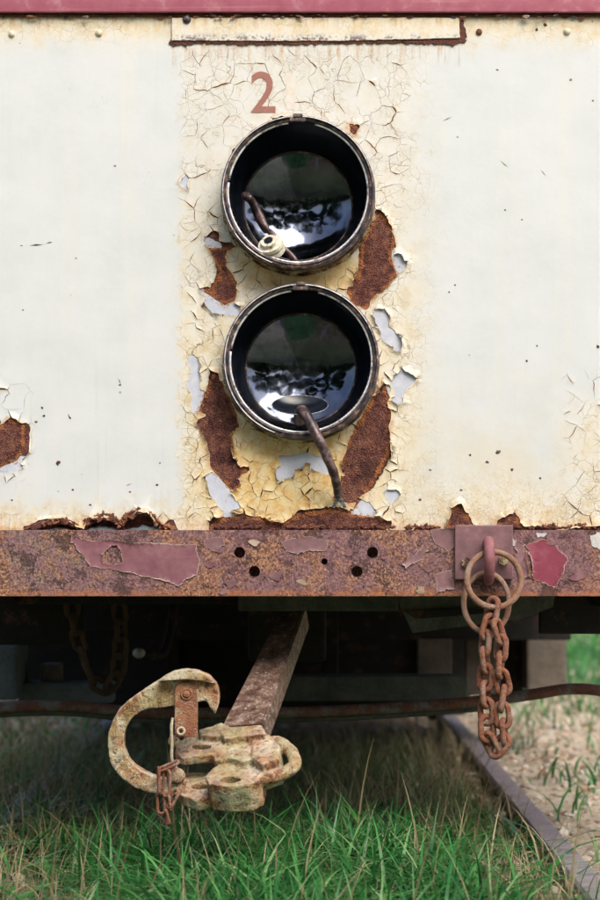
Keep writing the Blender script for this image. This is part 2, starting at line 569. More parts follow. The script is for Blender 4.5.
M['socket'] = b.done(b.ramp(n1, [(.38, (.18, .14, .08)), (.45, (.52, .48, .36)), (.6, (.70, .67, .55))]), .45, 0, b.bump(n1, .3, .001))
b = NB('lead_metal')
M['lead'] = b.done(b.ramp(b.noise(200, 3), [(.35, (.10, .11, .13)), (.65, (.42, .45, .50))]), .4, .5)

# --- faded stencil
b = NB('stencil_brown')
n1, n2 = b.noise(50, 5, .7), b.noise(300, 3, .7)
M['stencil'] = b.done(b.mix(b.step(b.add(b.mul(n2, .5), b.mul(n1, .5)), .55, .68), (.30, .125, .095), (.56, .38, .28)), .6)
b = NB('stencil_ghost')
n1 = b.noise(70, 5, .7)
M['ghost'] = b.done(b.mix(b.step(n1, .42, .6), (.63, .57, .48), (.66, .64, .58)), .6)

# --- cast coupler with flaking cream, rust and lichen
b = NB('coupler_cast')
n0, n1, n2, n3 = b.noise(11, 5, .65), b.noise(34, 6, .7), b.noise(105, 5, .7), b.noise(330, 3, .7)
nz = b.sep(b.geo.outputs['Normal'])[2]
zone = b.add(b.mul(b.noise(20, 5, .62), .75), b.mul(n3, .25))
col = b.ramp(zone, [(.40, (.15, .055, .03)), (.45, (.44, .18, .065)), (.50, (.52, .36, .20)), (.58, (.70, .62, .45))])
col = b.mix(b.mul(b.sub(1.0, b.step(n2, .40, .47)), .8), col, (.10, .05, .035))
col = b.mix(b.mul(b.step(b.noise(60, 5, .7), .56, .63), .6), col, (.30, .29, .26))
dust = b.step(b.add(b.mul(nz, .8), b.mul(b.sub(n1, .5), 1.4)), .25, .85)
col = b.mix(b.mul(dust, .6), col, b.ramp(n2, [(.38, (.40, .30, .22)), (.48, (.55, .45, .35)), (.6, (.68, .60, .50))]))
warm = b.step(b.add(b.noise(17, 4, .6), b.mul(b.sub(n2, .5), .5)), .54, .64)
col = b.mix(b.mul(warm, .75), col, b.ramp(n2, [(.40, (.15, .055, .03)), (.5, (.42, .17, .07)), (.6, (.55, .33, .16))]))
lich = b.mul(b.step(b.add(n0, b.mul(n2, .35)), .61, .72), b.step(n3, .40, .52))
col = b.mix(b.mul(lich, .5), col, b.ramp(n3, [(.4, (.15, .18, .05)), (.6, (.42, .43, .14))]))
col = b.mix(b.mul(b.step(b.add(n1, b.mul(n3, .3)), .74, .82), .8), col, (.22, .09, .05))
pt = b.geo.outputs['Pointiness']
col = b.mix(b.mul(b.sub(1.0, b.step(b.add(pt, b.mul(b.sub(n2, .5), .06)), .455, .495)), .8), col, (.11, .055, .035))  # hollows darkened in the colour: occlusion shade together with dark rust dirt
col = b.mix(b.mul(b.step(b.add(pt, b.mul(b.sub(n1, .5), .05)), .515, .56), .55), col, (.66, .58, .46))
spk = b.step(n3, .66, .74)
col = b.mix(b.mul(spk, .5), col, (.74, .68, .52))
col = b.mix(b.mul(b.step(b.noise(300, 2, .6), .68, .74), .7), col, (.05, .03, .03))
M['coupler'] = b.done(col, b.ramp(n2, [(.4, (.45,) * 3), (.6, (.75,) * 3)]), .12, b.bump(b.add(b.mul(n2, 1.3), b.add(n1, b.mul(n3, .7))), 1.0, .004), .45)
b = NB('drawbar_steel')
n1, n2 = b.noise(40, 5, .7), b.noise(260, 4, .7)
M['drawbar'] = b.done(b.mix(b.step(b.noise(90, 3, .6), .645, .675), b.ramp(b.add(b.mul(n1, .6), b.mul(n2, .4)), [(.40, (.05, .028, .02)), (.48, (.15, .085, .06)), (.55, (.25, .17, .13)), (.62, (.42, .34, .27))]), (.55, .53, .5)), .5, .2, b.bump(b.add(n1, n2), .5, .002))

# --- underframe
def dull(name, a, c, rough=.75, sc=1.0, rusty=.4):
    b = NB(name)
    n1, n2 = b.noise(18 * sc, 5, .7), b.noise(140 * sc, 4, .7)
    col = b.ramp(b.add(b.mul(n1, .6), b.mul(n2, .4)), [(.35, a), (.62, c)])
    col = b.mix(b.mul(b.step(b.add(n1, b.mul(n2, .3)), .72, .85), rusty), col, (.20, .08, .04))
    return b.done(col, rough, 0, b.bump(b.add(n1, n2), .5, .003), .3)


M['under_green'] = dull('underframe_green_grey', (.045, .052, .045), (.11, .125, .105))
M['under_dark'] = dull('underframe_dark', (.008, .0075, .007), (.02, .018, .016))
M['under_blue'] = dull('underframe_blue_grey', (.06, .08, .085), (.14, .17, .18))
M['under_brown'] = dull('underframe_brown', (.06, .05, .04), (.15, .125, .10))
M['pipe'] = rust_mat('pipe_rust', (.05, .025, .02), (.13, .065, .045), (.26, .12, .07), .5, .8, .5, (.16, .16, .16))
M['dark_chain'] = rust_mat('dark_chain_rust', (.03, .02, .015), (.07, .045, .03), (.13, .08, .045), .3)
M['rail'] = dull('rail_steel', (.17, .14, .15), (.32, .27, .28), .5, 1.0, .3)
M['pale'] = dull('pale_metal', (.4, .4, .4), (.6, .6, .58), .5, 1.0, .0)

# --- ground and plants
b = NB('soil')
xyz = b.sep(b.pos)
n0, n1, n2 = b.noise(1.6, 5, .6), b.noise(9, 6, .7), b.noise(70, 5, .75)
earth = b.ramp(b.add(b.mul(n1, .5), b.mul(n2, .5)), [(.36, (.07, .05, .033)), (.5, (.18, .13, .085)), (.62, (.33, .25, .17))])
sandy = b.ramp(b.add(b.mul(n1, .45), b.mul(n2, .55)), [(.36, (.30, .23, .15)), (.5, (.48, .40, .29)), (.62, (.60, .53, .42))])
col = b.mix(b.step(b.add(xyz[0], b.mul(b.sub(n0, .5), .5)), .45, .72), earth, sandy)
gr = b.step(b.add(b.noise(2.2, 4, .6), b.mul(b.sub(n2, .5), .4)), .52, .62)
out = b.math('MAXIMUM', b.step(b.math('ABSOLUTE', xyz[0]), 1.5, 2.3), b.math('MAXIMUM', b.step(xyz[1], 5.0, 8.0), b.sub(1.0, b.step(xyz[1], -2.2, -1.2))))
col = b.mix(b.mul(b.add(b.mul(gr, .5), .45), out), col, b.ramp(n2, [(.3, (.07, .13, .035)), (.7, (.17, .25, .08))]))
M['soil'] = b.done(col, .9, 0, b.bump(b.add(n1, b.mul(n2, .5)), .8, .02), .2)


def blade_mat(name, stops, trans=.35, rough=.42):
    b = NB(name)
    t = b.attr('tint')
    col = b.ramp(t, stops)
    sh = b.nt.nodes.new('ShaderNodeBsdfTranslucent')
    b.put(sh.inputs[0], col)
    mx = b.nt.nodes.new('ShaderNodeMixShader')
    mx.inputs[0].default_value = trans
    b.nt.links.new(b.bs.outputs[0], mx.inputs[1])
    b.nt.links.new(sh.outputs[0], mx.inputs[2])
    b.nt.links.new(mx.outputs[0], b.nt.nodes['Material Output'].inputs[0])
    return b.done(col, rough, 0, None, .4)


M['grass'] = blade_mat('grass_blade', [(0, (.012, .08, .02)), (.4, (.034, .185, .042)), (.75, (.09, .30, .07)), (1, (.36, .50, .24))], .36, .36)  # palest stop paints highlights into a few blades
M['thin_grass'] = blade_mat('thin_grass_blade', [(0, (.06, .11, .03)), (.5, (.16, .22, .07)), (1, (.36, .36, .17))], .35, .5)
M['straw'] = blade_mat('dry_straw', [(0, (.16, .12, .06)), (.5, (.33, .26, .14)), (1, (.52, .44, .27))], .25, .6)
M['leaf'] = blade_mat('tree_leaf', [(0, (.02, .05, .012)), (.6, (.045, .10, .025)), (1, (.08, .14, .035))], .3)
M['dead_leaf'] = blade_mat('dead_leaf', [(0, (.18, .09, .05)), (.5, (.42, .28, .17)), (1, (.66, .52, .40))], .1, .7)
b = NB('bark')
n1 = b.noise(12, 6, .7, vec=b.vmath('MULTIPLY', b.pos, (1, 1, .25)))
M['bark'] = b.done(b.ramp(n1, [(.3, (.03, .022, .016)), (.7, (.12, .09, .065))]), .9, 0, b.bump(n1, 1, .02))
b = NB('stone')
t = b.attr('tint')
col = b.ramp(t, [(0, (.22, .18, .15)), (.35, (.43, .36, .29)), (.7, (.56, .50, .42)), (1, (.68, .64, .58))])
M['stone'] = b.done(b.mix(b.mul(b.noise(60, 4, .7), .5), col, (.2, .16, .13)), .85)

# ------------------------------------------------------------------ traced outlines of the bare patches (photo pixels)
RUST = [
    [(380, 214), (387, 220), (392, 227), (394, 242), (390, 255), (396, 272), (390, 283), (380, 295), (367, 307), (355, 307), (346, 287), (360, 275), (362, 258), (362, 245), (372, 225)],
    [(207, 248), (232, 249), (227, 265), (237, 287), (235, 300), (225, 305), (202, 290), (212, 287), (222, 272), (213, 257)],
    [(215, 370), (219, 372), (229, 401), (240, 425), (232, 437), (234, 454), (245, 467), (239, 488), (231, 490), (207, 463), (201, 437), (194, 422), (203, 401)],
    [(381, 379), (389, 402), (393, 423), (388, 453), (371, 484), (353, 510), (335, 499), (342, 479), (340, 463), (351, 438), (371, 402)],
    [(345, 124), (356, 126), (357, 138), (350, 136)],
    [(-60, 430), (0, 427), (7, 418), (23, 423), (22, 447), (17, 460), (0, 467), (-60, 470)],
    [(206, 540), (215, 520), (240, 515), (262, 519), (280, 523), (300, 516), (330, 511), (350, 514), (395, 520), (400, 540)],
    [(440, 540), (447, 522), (452, 508), (460, 504), (468, 518), (478, 540)],
    [(495, 520), (515, 511), (521, 518), (510, 528), (495, 528)],
    [(400, 540), (420, 526), (440, 527), (500, 526), (540, 523), (560, 527), (600, 524), (660, 527), (660, 540)],
    [(-60, 540), (-60, 527), (20, 528), (26, 540)],
]
RECESS = [[(22, 540), (30, 527), (45, 522), (62, 519), (75, 526), (84, 527), (90, 518), (105, 515), (118, 521), (128, 516), (137, 510), (150, 514), (160, 524), (172, 528), (180, 540)]]
PRIM = [
    [(374, 308), (388, 311), (393, 328), (402, 341), (399, 354), (386, 343), (375, 328)],
    [(404, 368), (417, 379), (409, 389), (402, 402), (394, 400), (390, 384)],
    [(187, 355), (196, 361), (203, 380), (197, 410), (194, 420), (192, 391)],
    [(207, 465), (231, 492), (239, 509), (229, 515), (218, 509), (212, 486)],
    [(279, 458), (295, 453), (324, 462), (330, 472), (300, 467), (279, 480)],
    [(201, 238), (218, 247), (206, 249)],
    [(203, 292), (225, 306), (240, 299), (238, 312), (213, 309)],
    [(383, 490), (399, 492), (391, 501)],
    [(396, 252), (402, 262), (401, 273), (396, 266)],
    [(354, 513), (363, 503), (379, 515), (370, 520)],
    [(180, 186), (186, 174), (190, 178), (186, 196)],
    [(0, 466), (22, 460), (30, 462), (15, 471), (-10, 476)],
]


def sdist(pts, polys):
    """signed pixel distance to a union of polygons, negative inside"""
    pts = np.asarray(pts, float)
    best = np.full(len(pts), 1e9)
    ins = np.zeros(len(pts), bool)
    for pl in polys:
        A = np.array(pl, float)
        B = np.roll(A, -1, 0)
        d = B - A
        rel = pts[:, None, :] - A[None]
        t = np.clip((rel * d).sum(2) / (d * d).sum(1), 0, 1)
        q = rel - t[..., None] * d
        best = np.minimum(best, np.sqrt((q * q).sum(2)).min(1))
        yy = pts[:, 1:2]
        cond = (A[:, 1] > yy) != (B[:, 1] > yy)
        xin = A[:, 0] + (yy - A[:, 1]) / np.where(np.abs(d[:, 1]) < 1e-9, 1e-9, d[:, 1]) * d[:, 0]
        ins |= (np.sum(cond & (pts[:, :1] < xin), 1) % 2).astype(bool)
    return np.where(ins, -best, best)


LAMPS = [(298, 193, 79), (301, 362, 80)]       # rim centres and radii in photo pixels


def clip_half(poly, a, n, lab):
    """keep the side where (p-a).n <= 0; poly = [(x, y, label of edge leaving it)]"""
    out = []
    m = len(poly)
    for i in range(m):
        p, q = poly[i], poly[(i + 1) % m]
        dp = (p[0] - a[0]) * n[0] + (p[1] - a[1]) * n[1]
        dq = (q[0] - a[0]) * n[0] + (q[1] - a[1]) * n[1]
        if dp <= 0:
            out.append(p)
            if dq > 0:
                t = dp / (dp - dq)
                out.append((p[0] + t * (q[0] - p[0]), p[1] + t * (q[1] - p[1]), lab))
        elif dq <= 0:
            t = dp / (dp - dq)
            out.append((p[0] + t * (q[0] - p[0]), p[1] + t * (q[1] - p[1]), p[2]))
    return out


def voronoi(seeds, bounds):
    S = np.array(seeds)
    x0, x1, y0, y1 = bounds
    cells = []
    for i in range(len(S)):
        d2 = ((S - S[i]) ** 2).sum(1)
        order = np.argsort(d2)[1:]
        poly = [(x0, y0, -1), (x1, y0, -1), (x1, y1, -1), (x0, y1, -1)]
        for j in order:
            rmax = max((p[0] - S[i][0]) ** 2 + (p[1] - S[i][1]) ** 2 for p in poly)
            if d2[j] > 4 * rmax:
                break
            mx = (S[i] + S[j]) / 2
            poly = clip_half(poly, mx, S[j] - S[i], int(j))
            if len(poly) < 3:
                break
        cells.append(poly)
    return cells


def fnoise(x, y, z=0.0):
    return noise.noise(Vector((x, y, z)))


def make_flakes(seeds, bounds, keep, crack, warp, curl, ybase, thick, seed=0, step=3.2, stain_polys=None, lipmax=.004, clear=()):
    """Voronoi paint flakes: [(area, centre, verts, faces, attributes, flush)]"""
    cells = voronoi(seeds, bounds)
    S = seeds
    out = []
    x0, x1, y0, y1 = bounds
    for i, poly in enumerate(cells):
        if len(poly) < 3 or not keep[i]:
            continue
        ring = []
        m = len(poly)
        gmax = 0
        for k in range(m):
            p, q = poly[k], poly[(k + 1) % m]
            L = math.hypot(q[0] - p[0], q[1] - p[1])
            if L < .05:
                continue
            n = max(1, int(math.ceil(L / step)))
            for t in range(n):
                ring.append((p[0] + (q[0] - p[0]) * t / n, p[1] + (q[1] - p[1]) * t / n, p[2], t == 0, poly[k - 1][2]))
        cx = sum(r[0] for r in ring) / len(ring)
        cy = sum(r[1] for r in ring) / len(ring)

        def wf(x, y):
            on = (x <= x0 + .01 or x >= x1 - .01 or y <= y0 + .01 or y >= y1 - .01)
            if on:
                return x, y
            k = warp(x, y)
            wx = x + k * (9 * fnoise(x * .018, y * .018, 3.1) + 3.4 * fnoise(x * .07, y * .07, 8.3) + 1.1 * fnoise(x * .25, y * .25, 1.7))
            wy = y + k * (9 * fnoise(x * .018, y * .018, 13.1) + 3.4 * fnoise(x * .07, y * .07, 18.3) + 1.1 * fnoise(x * .25, y * .25, 11.7))
            return min(max(wx, x0), x1), min(max(wy, y0), y1)

        def width(j, x, y):
            if j < 0:
                return 0, 0
            if not keep[j]:
                r = 1.1 + 2.6 * fnoise(x * .35, y * .35, 5) + 1.9 * fnoise(x * .8, y * .8, 9)
                return max(-1.0, r), 1
            h = random.Random(min(i, j) * 7919 + max(i, j) * 104729 + seed).random()
            a = 0 if h < .30 else .32 + 1.5 * h * h * h
            g = crack(x, y)
            nn = .55 + 1.1 * fnoise(x * .05, y * .05, 21)
            return max(0, a * g * max(0, nn)), 0

        V, lift, lip = [], [], []
        for (x, y, j, corner, jp) in ring:
            w1, h1 = width(j, x, y)
            if corner:
                w2, h2 = width(jp, x, y)
                w_ = max(w1, w2) * .6
                hh = max(h1, h2)
                dx, dy = S[i][0] - x, S[i][1] - y
            else:
                w_, hh = w1, h1
                dx, dy = (S[i][0] - S[j][0], S[i][1] - S[j][1]) if j >= 0 else (0, 0)
            l = math.hypot(dx, dy) or 1
            wx, wy = wf(x, y)
            wx += dx / l * w_ * .5
            wy += dy / l * w_ * .5
            gmax = max(gmax, w_)
            for (lx, ly, lr) in clear:
                dd = math.hypot(wx - lx, wy - ly)
                if dd < lr - 7:
                    wx, wy = lx + (wx - lx) / dd * (lr - 7), ly + (wy - ly) / dd * (lr - 7)
            V.append((wx, wy))
            c = curl(x, y)
            if hh:
                lf = c * lipmax * min(1.35, max(.05, .32 + 1.9 * fnoise(x * .045, y * .045, 31)))
            else:
                lf = c * .0011 * min(1.5, w_)
            lift.append(lf)
            lip.append(1.0 if hh else min(.6, w_ * .3))
        n = len(V)
        wcx, wcy = wf(cx, cy)
        inr = [(wcx + (p[0] - wcx) * .66, wcy + (p[1] - wcy) * .66) for p in V]
        verts, faces = [], []
        tilt = curl(cx, cy) * .0006 * fnoise(cx * .2, cy * .2, 40)

        def W(p, y):
            return (p[0] * K - 300 * K, y, CZ + (540 - p[1]) * K)
        for p, lf in zip(V, lift): verts.append(W(p, ybase - thick - lf))
        for p, lf in zip(inr, lift): verts.append(W(p, ybase - thick - lf * .28))
        for p, lf in zip(V, lift): verts.append(W(p, ybase - thick - lf))
        for p, lf in zip(V, lift): verts.append(W(p, ybase - .0001 - lf * .93))
        flush = gmax < .02
        for k in range(n):
            k2 = (k + 1) % n
            faces.append((k, k2, n + k2, n + k))
            if not flush:
                faces.append((2 * n + k2, 2 * n + k, 3 * n + k, 3 * n + k2))
        faces.append(tuple(range(n, 2 * n)))
        area = abs(sum(V[k][0] * V[(k + 1) % n][1] - V[(k + 1) % n][0] * V[k][1] for k in range(n))) / 2
        allp = V + inr + V + V
        stn = np.zeros(len(verts))
        if stain_polys:
            stn = np.exp(-np.maximum(sdist(allp, stain_polys), 0) / 5.0)
        lp = np.array(lip + [0.0] * n + lip + lip)
        out.append((area, (wcx, wcy), verts, faces, stn, lp, flush))
    return out


def flake_mesh(name, parts, m):
    v, f, st, lp = [], [], [], []
    for (_, _, vv, ff, s, l, _) in parts:
        o = len(v)
        v += vv
        f += [tuple(a + o for a in q) for q in ff]
        st.append(s)
        lp.append(l)
    me = bpy.data.meshes.new(name)
    me.from_pydata(v, [], f)
    for nm, arr in (('stain', st), ('lip', lp)):
        a = me.attributes.new(nm, 'FLOAT', 'POINT')
        a.data.foreach_set('value', np.concatenate(arr).astype(np.float32))
    bm = bmesh.new()
    bm.from_mesh(me)
    bmesh.ops.recalc_face_normals(bm, faces=bm.faces[:])
    # tops must face the viewer
    for fc in bm.faces:
        if fc.normal.y > .5:
            fc.normal_flip()
    bm.to_mesh(me)
    bm.free()
    me.polygons.foreach_set('use_smooth', [True] * len(me.polygons))
    me.materials.append(m)
    return me


# ================================================================== THE RAIL CAR
car = thing('rail_car', 'old cream rail car end with peeling paint, two round headlights and rusty beam', 'rail car', (0, 1.5, 0.08))
HW = .84                                      # half width of the body
# front panel: steel sheet as a fine grid with the lamp holes open
gx = np.arange(-60, 661, 2.5)
gy = np.arange(14, 541, 2.5)
XX, YY = np.meshgrid(gx, gy)
pts = np.stack([XX.ravel(), YY.ravel()], 1)
sr, sp_, se = sdist(pts, RUST), sdist(pts, PRIM), sdist(pts, RECESS)
yoff = 0.022 * np.clip(-se / 5.0, 0, 1)
yoff = yoff + 0.0016 * np.array([noise.fractal(Vector((x * .06, y * .06, 2)), 1, 2, 4) for x, y in pts]) * np.clip(.5 - sr / 5, 0, 1)
pv = [((x - 300) * K, float(yo), CZ + (540 - y) * K) for (x, y), yo in zip(pts, yoff)]
nx, ny = len(gx), len(gy)
keepq = np.ones(len(pts), bool)
for (lx, ly, lr) in LAMPS:
    keepq &= ((pts[:, 0] - lx) ** 2 + (pts[:, 1] - ly) ** 2) > (lr - 9) ** 2
pf = []
for j in range(ny - 1):
    for i in range(nx - 1):
        q = (j * nx + i, (j + 1) * nx + i, (j + 1) * nx + i + 1, j * nx + i + 1)
        if keepq[list(q)].any():
            pf.append(q)
panel = pyobj('front_panel', pv, pf, M['bare'], car, True)
me = panel.data
pr = np.clip(.5 - (sp_ - 4.5) / 3, 0, 1) * np.clip(.5 + sr / 4, 0, 1)
for nm, arr in (('prim', pr), ('edge', np.exp(-np.abs(np.minimum(sr, se)) / 3.5))):
    a = me.attributes.new(nm, 'FLOAT', 'POINT')
    a.data.foreach_set('value', arr.astype(np.float32))

# paint seeds
rnd = random.Random(11)
BND = (-60, 660, 16, 532)
ALLH = RUST + RECESS + PRIM


def spacing(x, y):
    s = 62
    if 172 < x < 414 and y > 40:
        s = 22 if y < 215 else (14 if y < 400 else 10.5)
        if x > 385 or x < 192:
            s *= .9
    if x < 36 and 372 < y < 495: s = 13
    if x > 552 and 362 < y < 532: s = 17
    if y > 505: s = min(s, 16)
    return s


seeds = []


def try_seed(x, y, r):
    for (a, b_) in seeds:
        if abs(a - x) < r and abs(b_ - y) < r and (a - x) ** 2 + (b_ - y) ** 2 < r * r:
            return False
    seeds.append((x, y))
    return True


for pl in ALLH:                                # mirrored pairs make flake edges follow the outline
    m = len(pl)
    for k in range(m):
        a, c = Vector(pl[k]), Vector(pl[(k + 1) % m])
        L = (c - a).length
        nrm = Vector((-(c - a).y, (c - a).x)).normalized()
        n = max(1, int(L / 8.5))
        for t in range(n):
            p = a + (c - a) * ((t + .5 + rnd.uniform(-.2, .2)) / n)
            if not (-55 < p.x < 655 and 20 < p.y < 530):
                continue
            d = rnd.uniform(3.4, 5.4)
            for sgn in (-1, 1):
                q = p + nrm * d * sgn
                if 17 < q.y < 531:
                    try_seed(q.x, q.y, 5.0)
for it in range(26000):
    x, y = rnd.uniform(-60, 660), rnd.uniform(16, 532)
    if any((x - lx) ** 2 + (y - ly) ** 2 < (lr - 22) ** 2 for lx, ly, lr in LAMPS):
        continue
    try_seed(x, y, spacing(x, y) * rnd.uniform(.55, 1.15))
sa = np.array(seeds)
keep = (sdist(sa, ALLH) > 0)
for (lx, ly, lr) in LAMPS:
    keep &= ((sa[:, 0] - lx) ** 2 + (sa[:, 1] - ly) ** 2) > (lr - 12) ** 2
keep = keep.tolist()


def sstep(v, a, c):
    t = min(1, max(0, (v - a) / (c - a)))
    return t * t * (3 - 2 * t)


def crackf(x, y):
    g = sstep(x, 174, 196) * (1 - sstep(x, 392, 416)) * sstep(y, 44, 60)
    g = max(g, (1 - sstep(x, 22, 38)) * sstep(y, 376, 392) * (1 - sstep(y, 478, 494)))
    g = max(g, .75 * sstep(x, 556, 572) * sstep(y, 364, 380))
    g = max(g, .5 * sstep(y, 508, 516))
    return g


def curlf(x, y):
    n = .45 + .45 * sstep(y, 190, 240)
    if 230 < x < 345 and y < 122: n = .12
    return n * (1.0 if y < 500 else .8)


fl = make_flakes(seeds, BND, keep, crackf, lambda x, y: .25 + .75 * crackf(x, y), curlf, 0.0, .0012, 5, stain_polys=RUST + RECESS, lipmax=.009, clear=LAMPS)
inview = lambda c: -8 < c[0] < 608
crk = sorted([q for q in fl if not q[6] and inview(q[1])], key=lambda q: -q[0])
single, rest = crk[:300], crk[300:]
flush = [q for q in fl if q[6] or not inview(q[1])]
for q in single:
    mobj('paint_flake', flake_mesh('paint_flake', [q], M['paint']), None, panel)
o = mobj('paint_coat', flake_mesh('paint_coat', flush, M['paint']), None, panel)
if rest:
    o = mobj('small_paint_flakes', flake_mesh('small_paint_flakes', rest, M['paint']), None, panel)
    o['kind'] = 'stuff'

# the rest of the body, outside the close-up: outer front sheets, sides, roof, floor
def part_box(name, lo, hi, m, parent, bev=.004):
    bm = bmesh.new()
    box(bm, lo, hi, bev)
    return bmobj(name, bm, m, parent)


zb, zt = P(0, 541).z, P(0, 15).z
part_box('front_sheet', (-HW, -.0012, zb), (P(-60, 0).x, .01, zt), M['paint'], car, 0)
part_box('front_sheet', (P(660, 0).x, -.0012, zb), (HW, .01, zt), M['paint'], car, 0)
part_box('upper_sheet', (-HW, -.001, P(0, -30).z), (HW, .012, 2.75), M['paint'], car, .003)
part_box('side_wall', (-HW, .012, zb), (-HW + .04, 7.0, 2.75), M['paint'], car)
part_box('side_wall', (HW - .04, .012, zb), (HW, 7.0, 2.75), M['paint'], car)
part_box('end_wall', (-HW + .04, 6.96, zb), (HW - .04, 7.0, 2.75), M['paint'], car)
part_box('roof', (-HW - .03, -.05, 2.752), (HW + .03, 7.05, 2.83), M['under_brown'], car, .03)
part_box('floor', (-HW + .045, .06, .66), (HW - .045, 6.95, .71), M['under_dark'], car)

# maroon waist band at the top
bm = bmesh.new()
box(bm, (-HW - .004, -.017, P(0, 14.3).z), (HW + .004, .0, P(0, -30).z + .001), .004)
band = bmobj('waist_band', bm, M['maroon_band'], car, angle=40)
# a thin rusty bead under it
bm = bmesh.new()
pth = [P(x, 15.6 + .7 * fnoise(x * .07, 2), -.004 - .002 * fnoise(x * .11, 9)) for x in range(-60, 661, 5)]
tube(bm, pth, .0034, 6)
bmobj('rust_bead', bm, M['rust'], car, True)

# cover strip beneath the band
def ragged(pts, step=3.0, amp=.6, z=0):
    out = []
    for k in range(len(pts)):
        a, c = Vector(pts[k]), Vector(pts[(k + 1) % len(pts)])
        n = max(1, int((c - a).length / step))
        for t in range(n):
            p = a + (c - a) * (t / n)
            out.append((p.x + amp * fnoise(p.x * .3, p.y * .3, z), p.y + amp * fnoise(p.x * .3, p.y * .3, z + 5)))
    return out


bm = bmesh.new()
rg = ragged([(172, 18), (459, 18), (460, 38), (330, 41), (172, 40.5)], 4, .8, 1)
extrude_poly(bm, [P(x, y, -.0065) for x, y in rg], Vector((0, .0062, 0)))
strip = bmobj('cover_strip', bm, M['paint'], car)
bm = bmesh.new()
rg = ragged([(171, 38.5), (240, 39.5), (330, 40), (452, 38.5), (457, 36), (459, 22), (463, 20), (466, 30), (466, 41), (455, 45), (400, 43), (330, 43.5), (250, 45), (200, 43), (174, 46), (168, 42)], 2.5, 3.0, 7)
extrude_poly(bm, [P(x, y, -.0042) for x, y in rg], Vector((0, .003, 0)))
bmobj('rust_edge', bm, M['rust'], strip)
rs_ = random.Random(3)
for k in range(3):
    bm = bmesh.new()
    for _ in range(34):
        x, y, r = rs_.uniform(-20, 620), 15.5 + rs_.uniform(-.6, 2.2), rs_.uniform(.6, 2.2)
        c = P(x, y, -.004 - rs_.uniform(0, .010))
        m_ = rs_.randint(5, 8)
        extrude_poly(bm, [c + Vector((math.cos(2 * math.pi * i / m_) * r * K * rs_.uniform(.8, 2.6), rs_.uniform(-.001, .001), math.sin(2 * math.pi * i / m_) * r * K * rs_.uniform(.4, 1))) for i in range(m_)], Vector((0, .002, 0)))
    tag(bmobj('rust_crumbs', bm, M[('rust', 'rust_lip', 'rim_black')[k]], band), kind='stuff')
for (x, y, r, mm) in ((187, 20.5, 4.3, 'rim_black'), (12, 34.5, 3.4, 'paint'), (99, 33.5, 3.6, 'paint'), (567, 32, 3.6, 'paint'), (479, 32.5, 3.2, 'rust_lip')):
    c = P(x, y)
    v, f = lathe([(r * K, -.0005), (r * K, -.003), (r * K * .7, -.0055), (r * K * .35, -.0068), (.0001, -.0072)], (c.x, -.0055 if x == 187 else 0, c.z), 16, .0003, x)
    pyobj('rivet', v, f, M[mm], car, True)

# ragged rusted-through lips along the foot of the panel
def lip_strip(name, tops, z0py, yb, bulge, m, seed, th=5.0):
    """curled rusty sheet edge: tops = [(px, py)] upper line; thickness th px"""
    cv = catmull([(x, y, 0) for x, y in tops], 9)
    v, f = [], []
    n = len(cv)
    prof = [(-1.2, .0), (-.4, .75), (.25, 1.0), (.8, .8), (1.15, .35)]
    for i, p in enumerate(cv):
        e = min(1, i / 4, (n - 1 - i) / 4)
        tk = th * (.35 + .65 * e) * (1 + .55 * fnoise(p.x * .12, seed))
        for (t, bl) in prof:
            jx = 1.6 * fnoise(p.x * .5, t * 3, seed)
            jy = 2.2 * fnoise(p.x * .45, t * 2, seed + 4) + 1.0 * fnoise(p.x * 1.1, t * 2, seed + 6)
            v.append(tuple(P(p.x + jx, p.y + t * tk * .5 + jy, yb - bulge * bl * (.4 + .6 * e) * (1 + .6 * fnoise(p.x * .2, t, seed + 8)))))
    m_ = len(prof)
    for i in range(n - 1):
        for k in range(m_ - 1):
            f.append((i * m_ + k, i * m_ + k + 1, (i + 1) * m_ + k + 1, (i + 1) * m_ + k))
    return pyobj(name, v, f, m, panel, True)


def scale_plates(line, n, seed, smin=1.8, smax=4.6, lo=0, hi=3.5):
    """broken rust plates standing off the sheet along a line of pixels"""
    rr = random.Random(seed + 900)
    cv = catmull([(x, y, 0) for x, y in line], 8)
    for q in range(2):
        bm = bmesh.new()
        for _ in range(n):
            p = rr.choice(cv[3:-3])
            r = rr.uniform(smin, smax)
            c = P(p.x + rr.uniform(-2, 2), p.y + rr.uniform(lo, hi), -.001 - rr.uniform(0, .004))
            rot = Matrix.Rotation(rr.uniform(-.9, .5), 3, 'X') @ Matrix.Rotation(rr.uniform(-.5, .5), 3, 'Z') @ Matrix.Rotation(rr.uniform(0, 6), 3, 'Y')
            m_ = rr.randint(5, 8)
            pts = [c + rot @ Vector((math.cos(2 * math.pi * i / m_) * r * K * rr.uniform(.6, 1.35), 0, math.sin(2 * math.pi * i / m_) * r * K * rr.uniform(.35, .8))) for i in range(m_)]
            extrude_poly(bm, pts, rot @ Vector((0, .0012, 0)))
        tag(bmobj('rust_scale', bm, M['rust_lip'] if q else M['rust'], panel), kind='stuff')


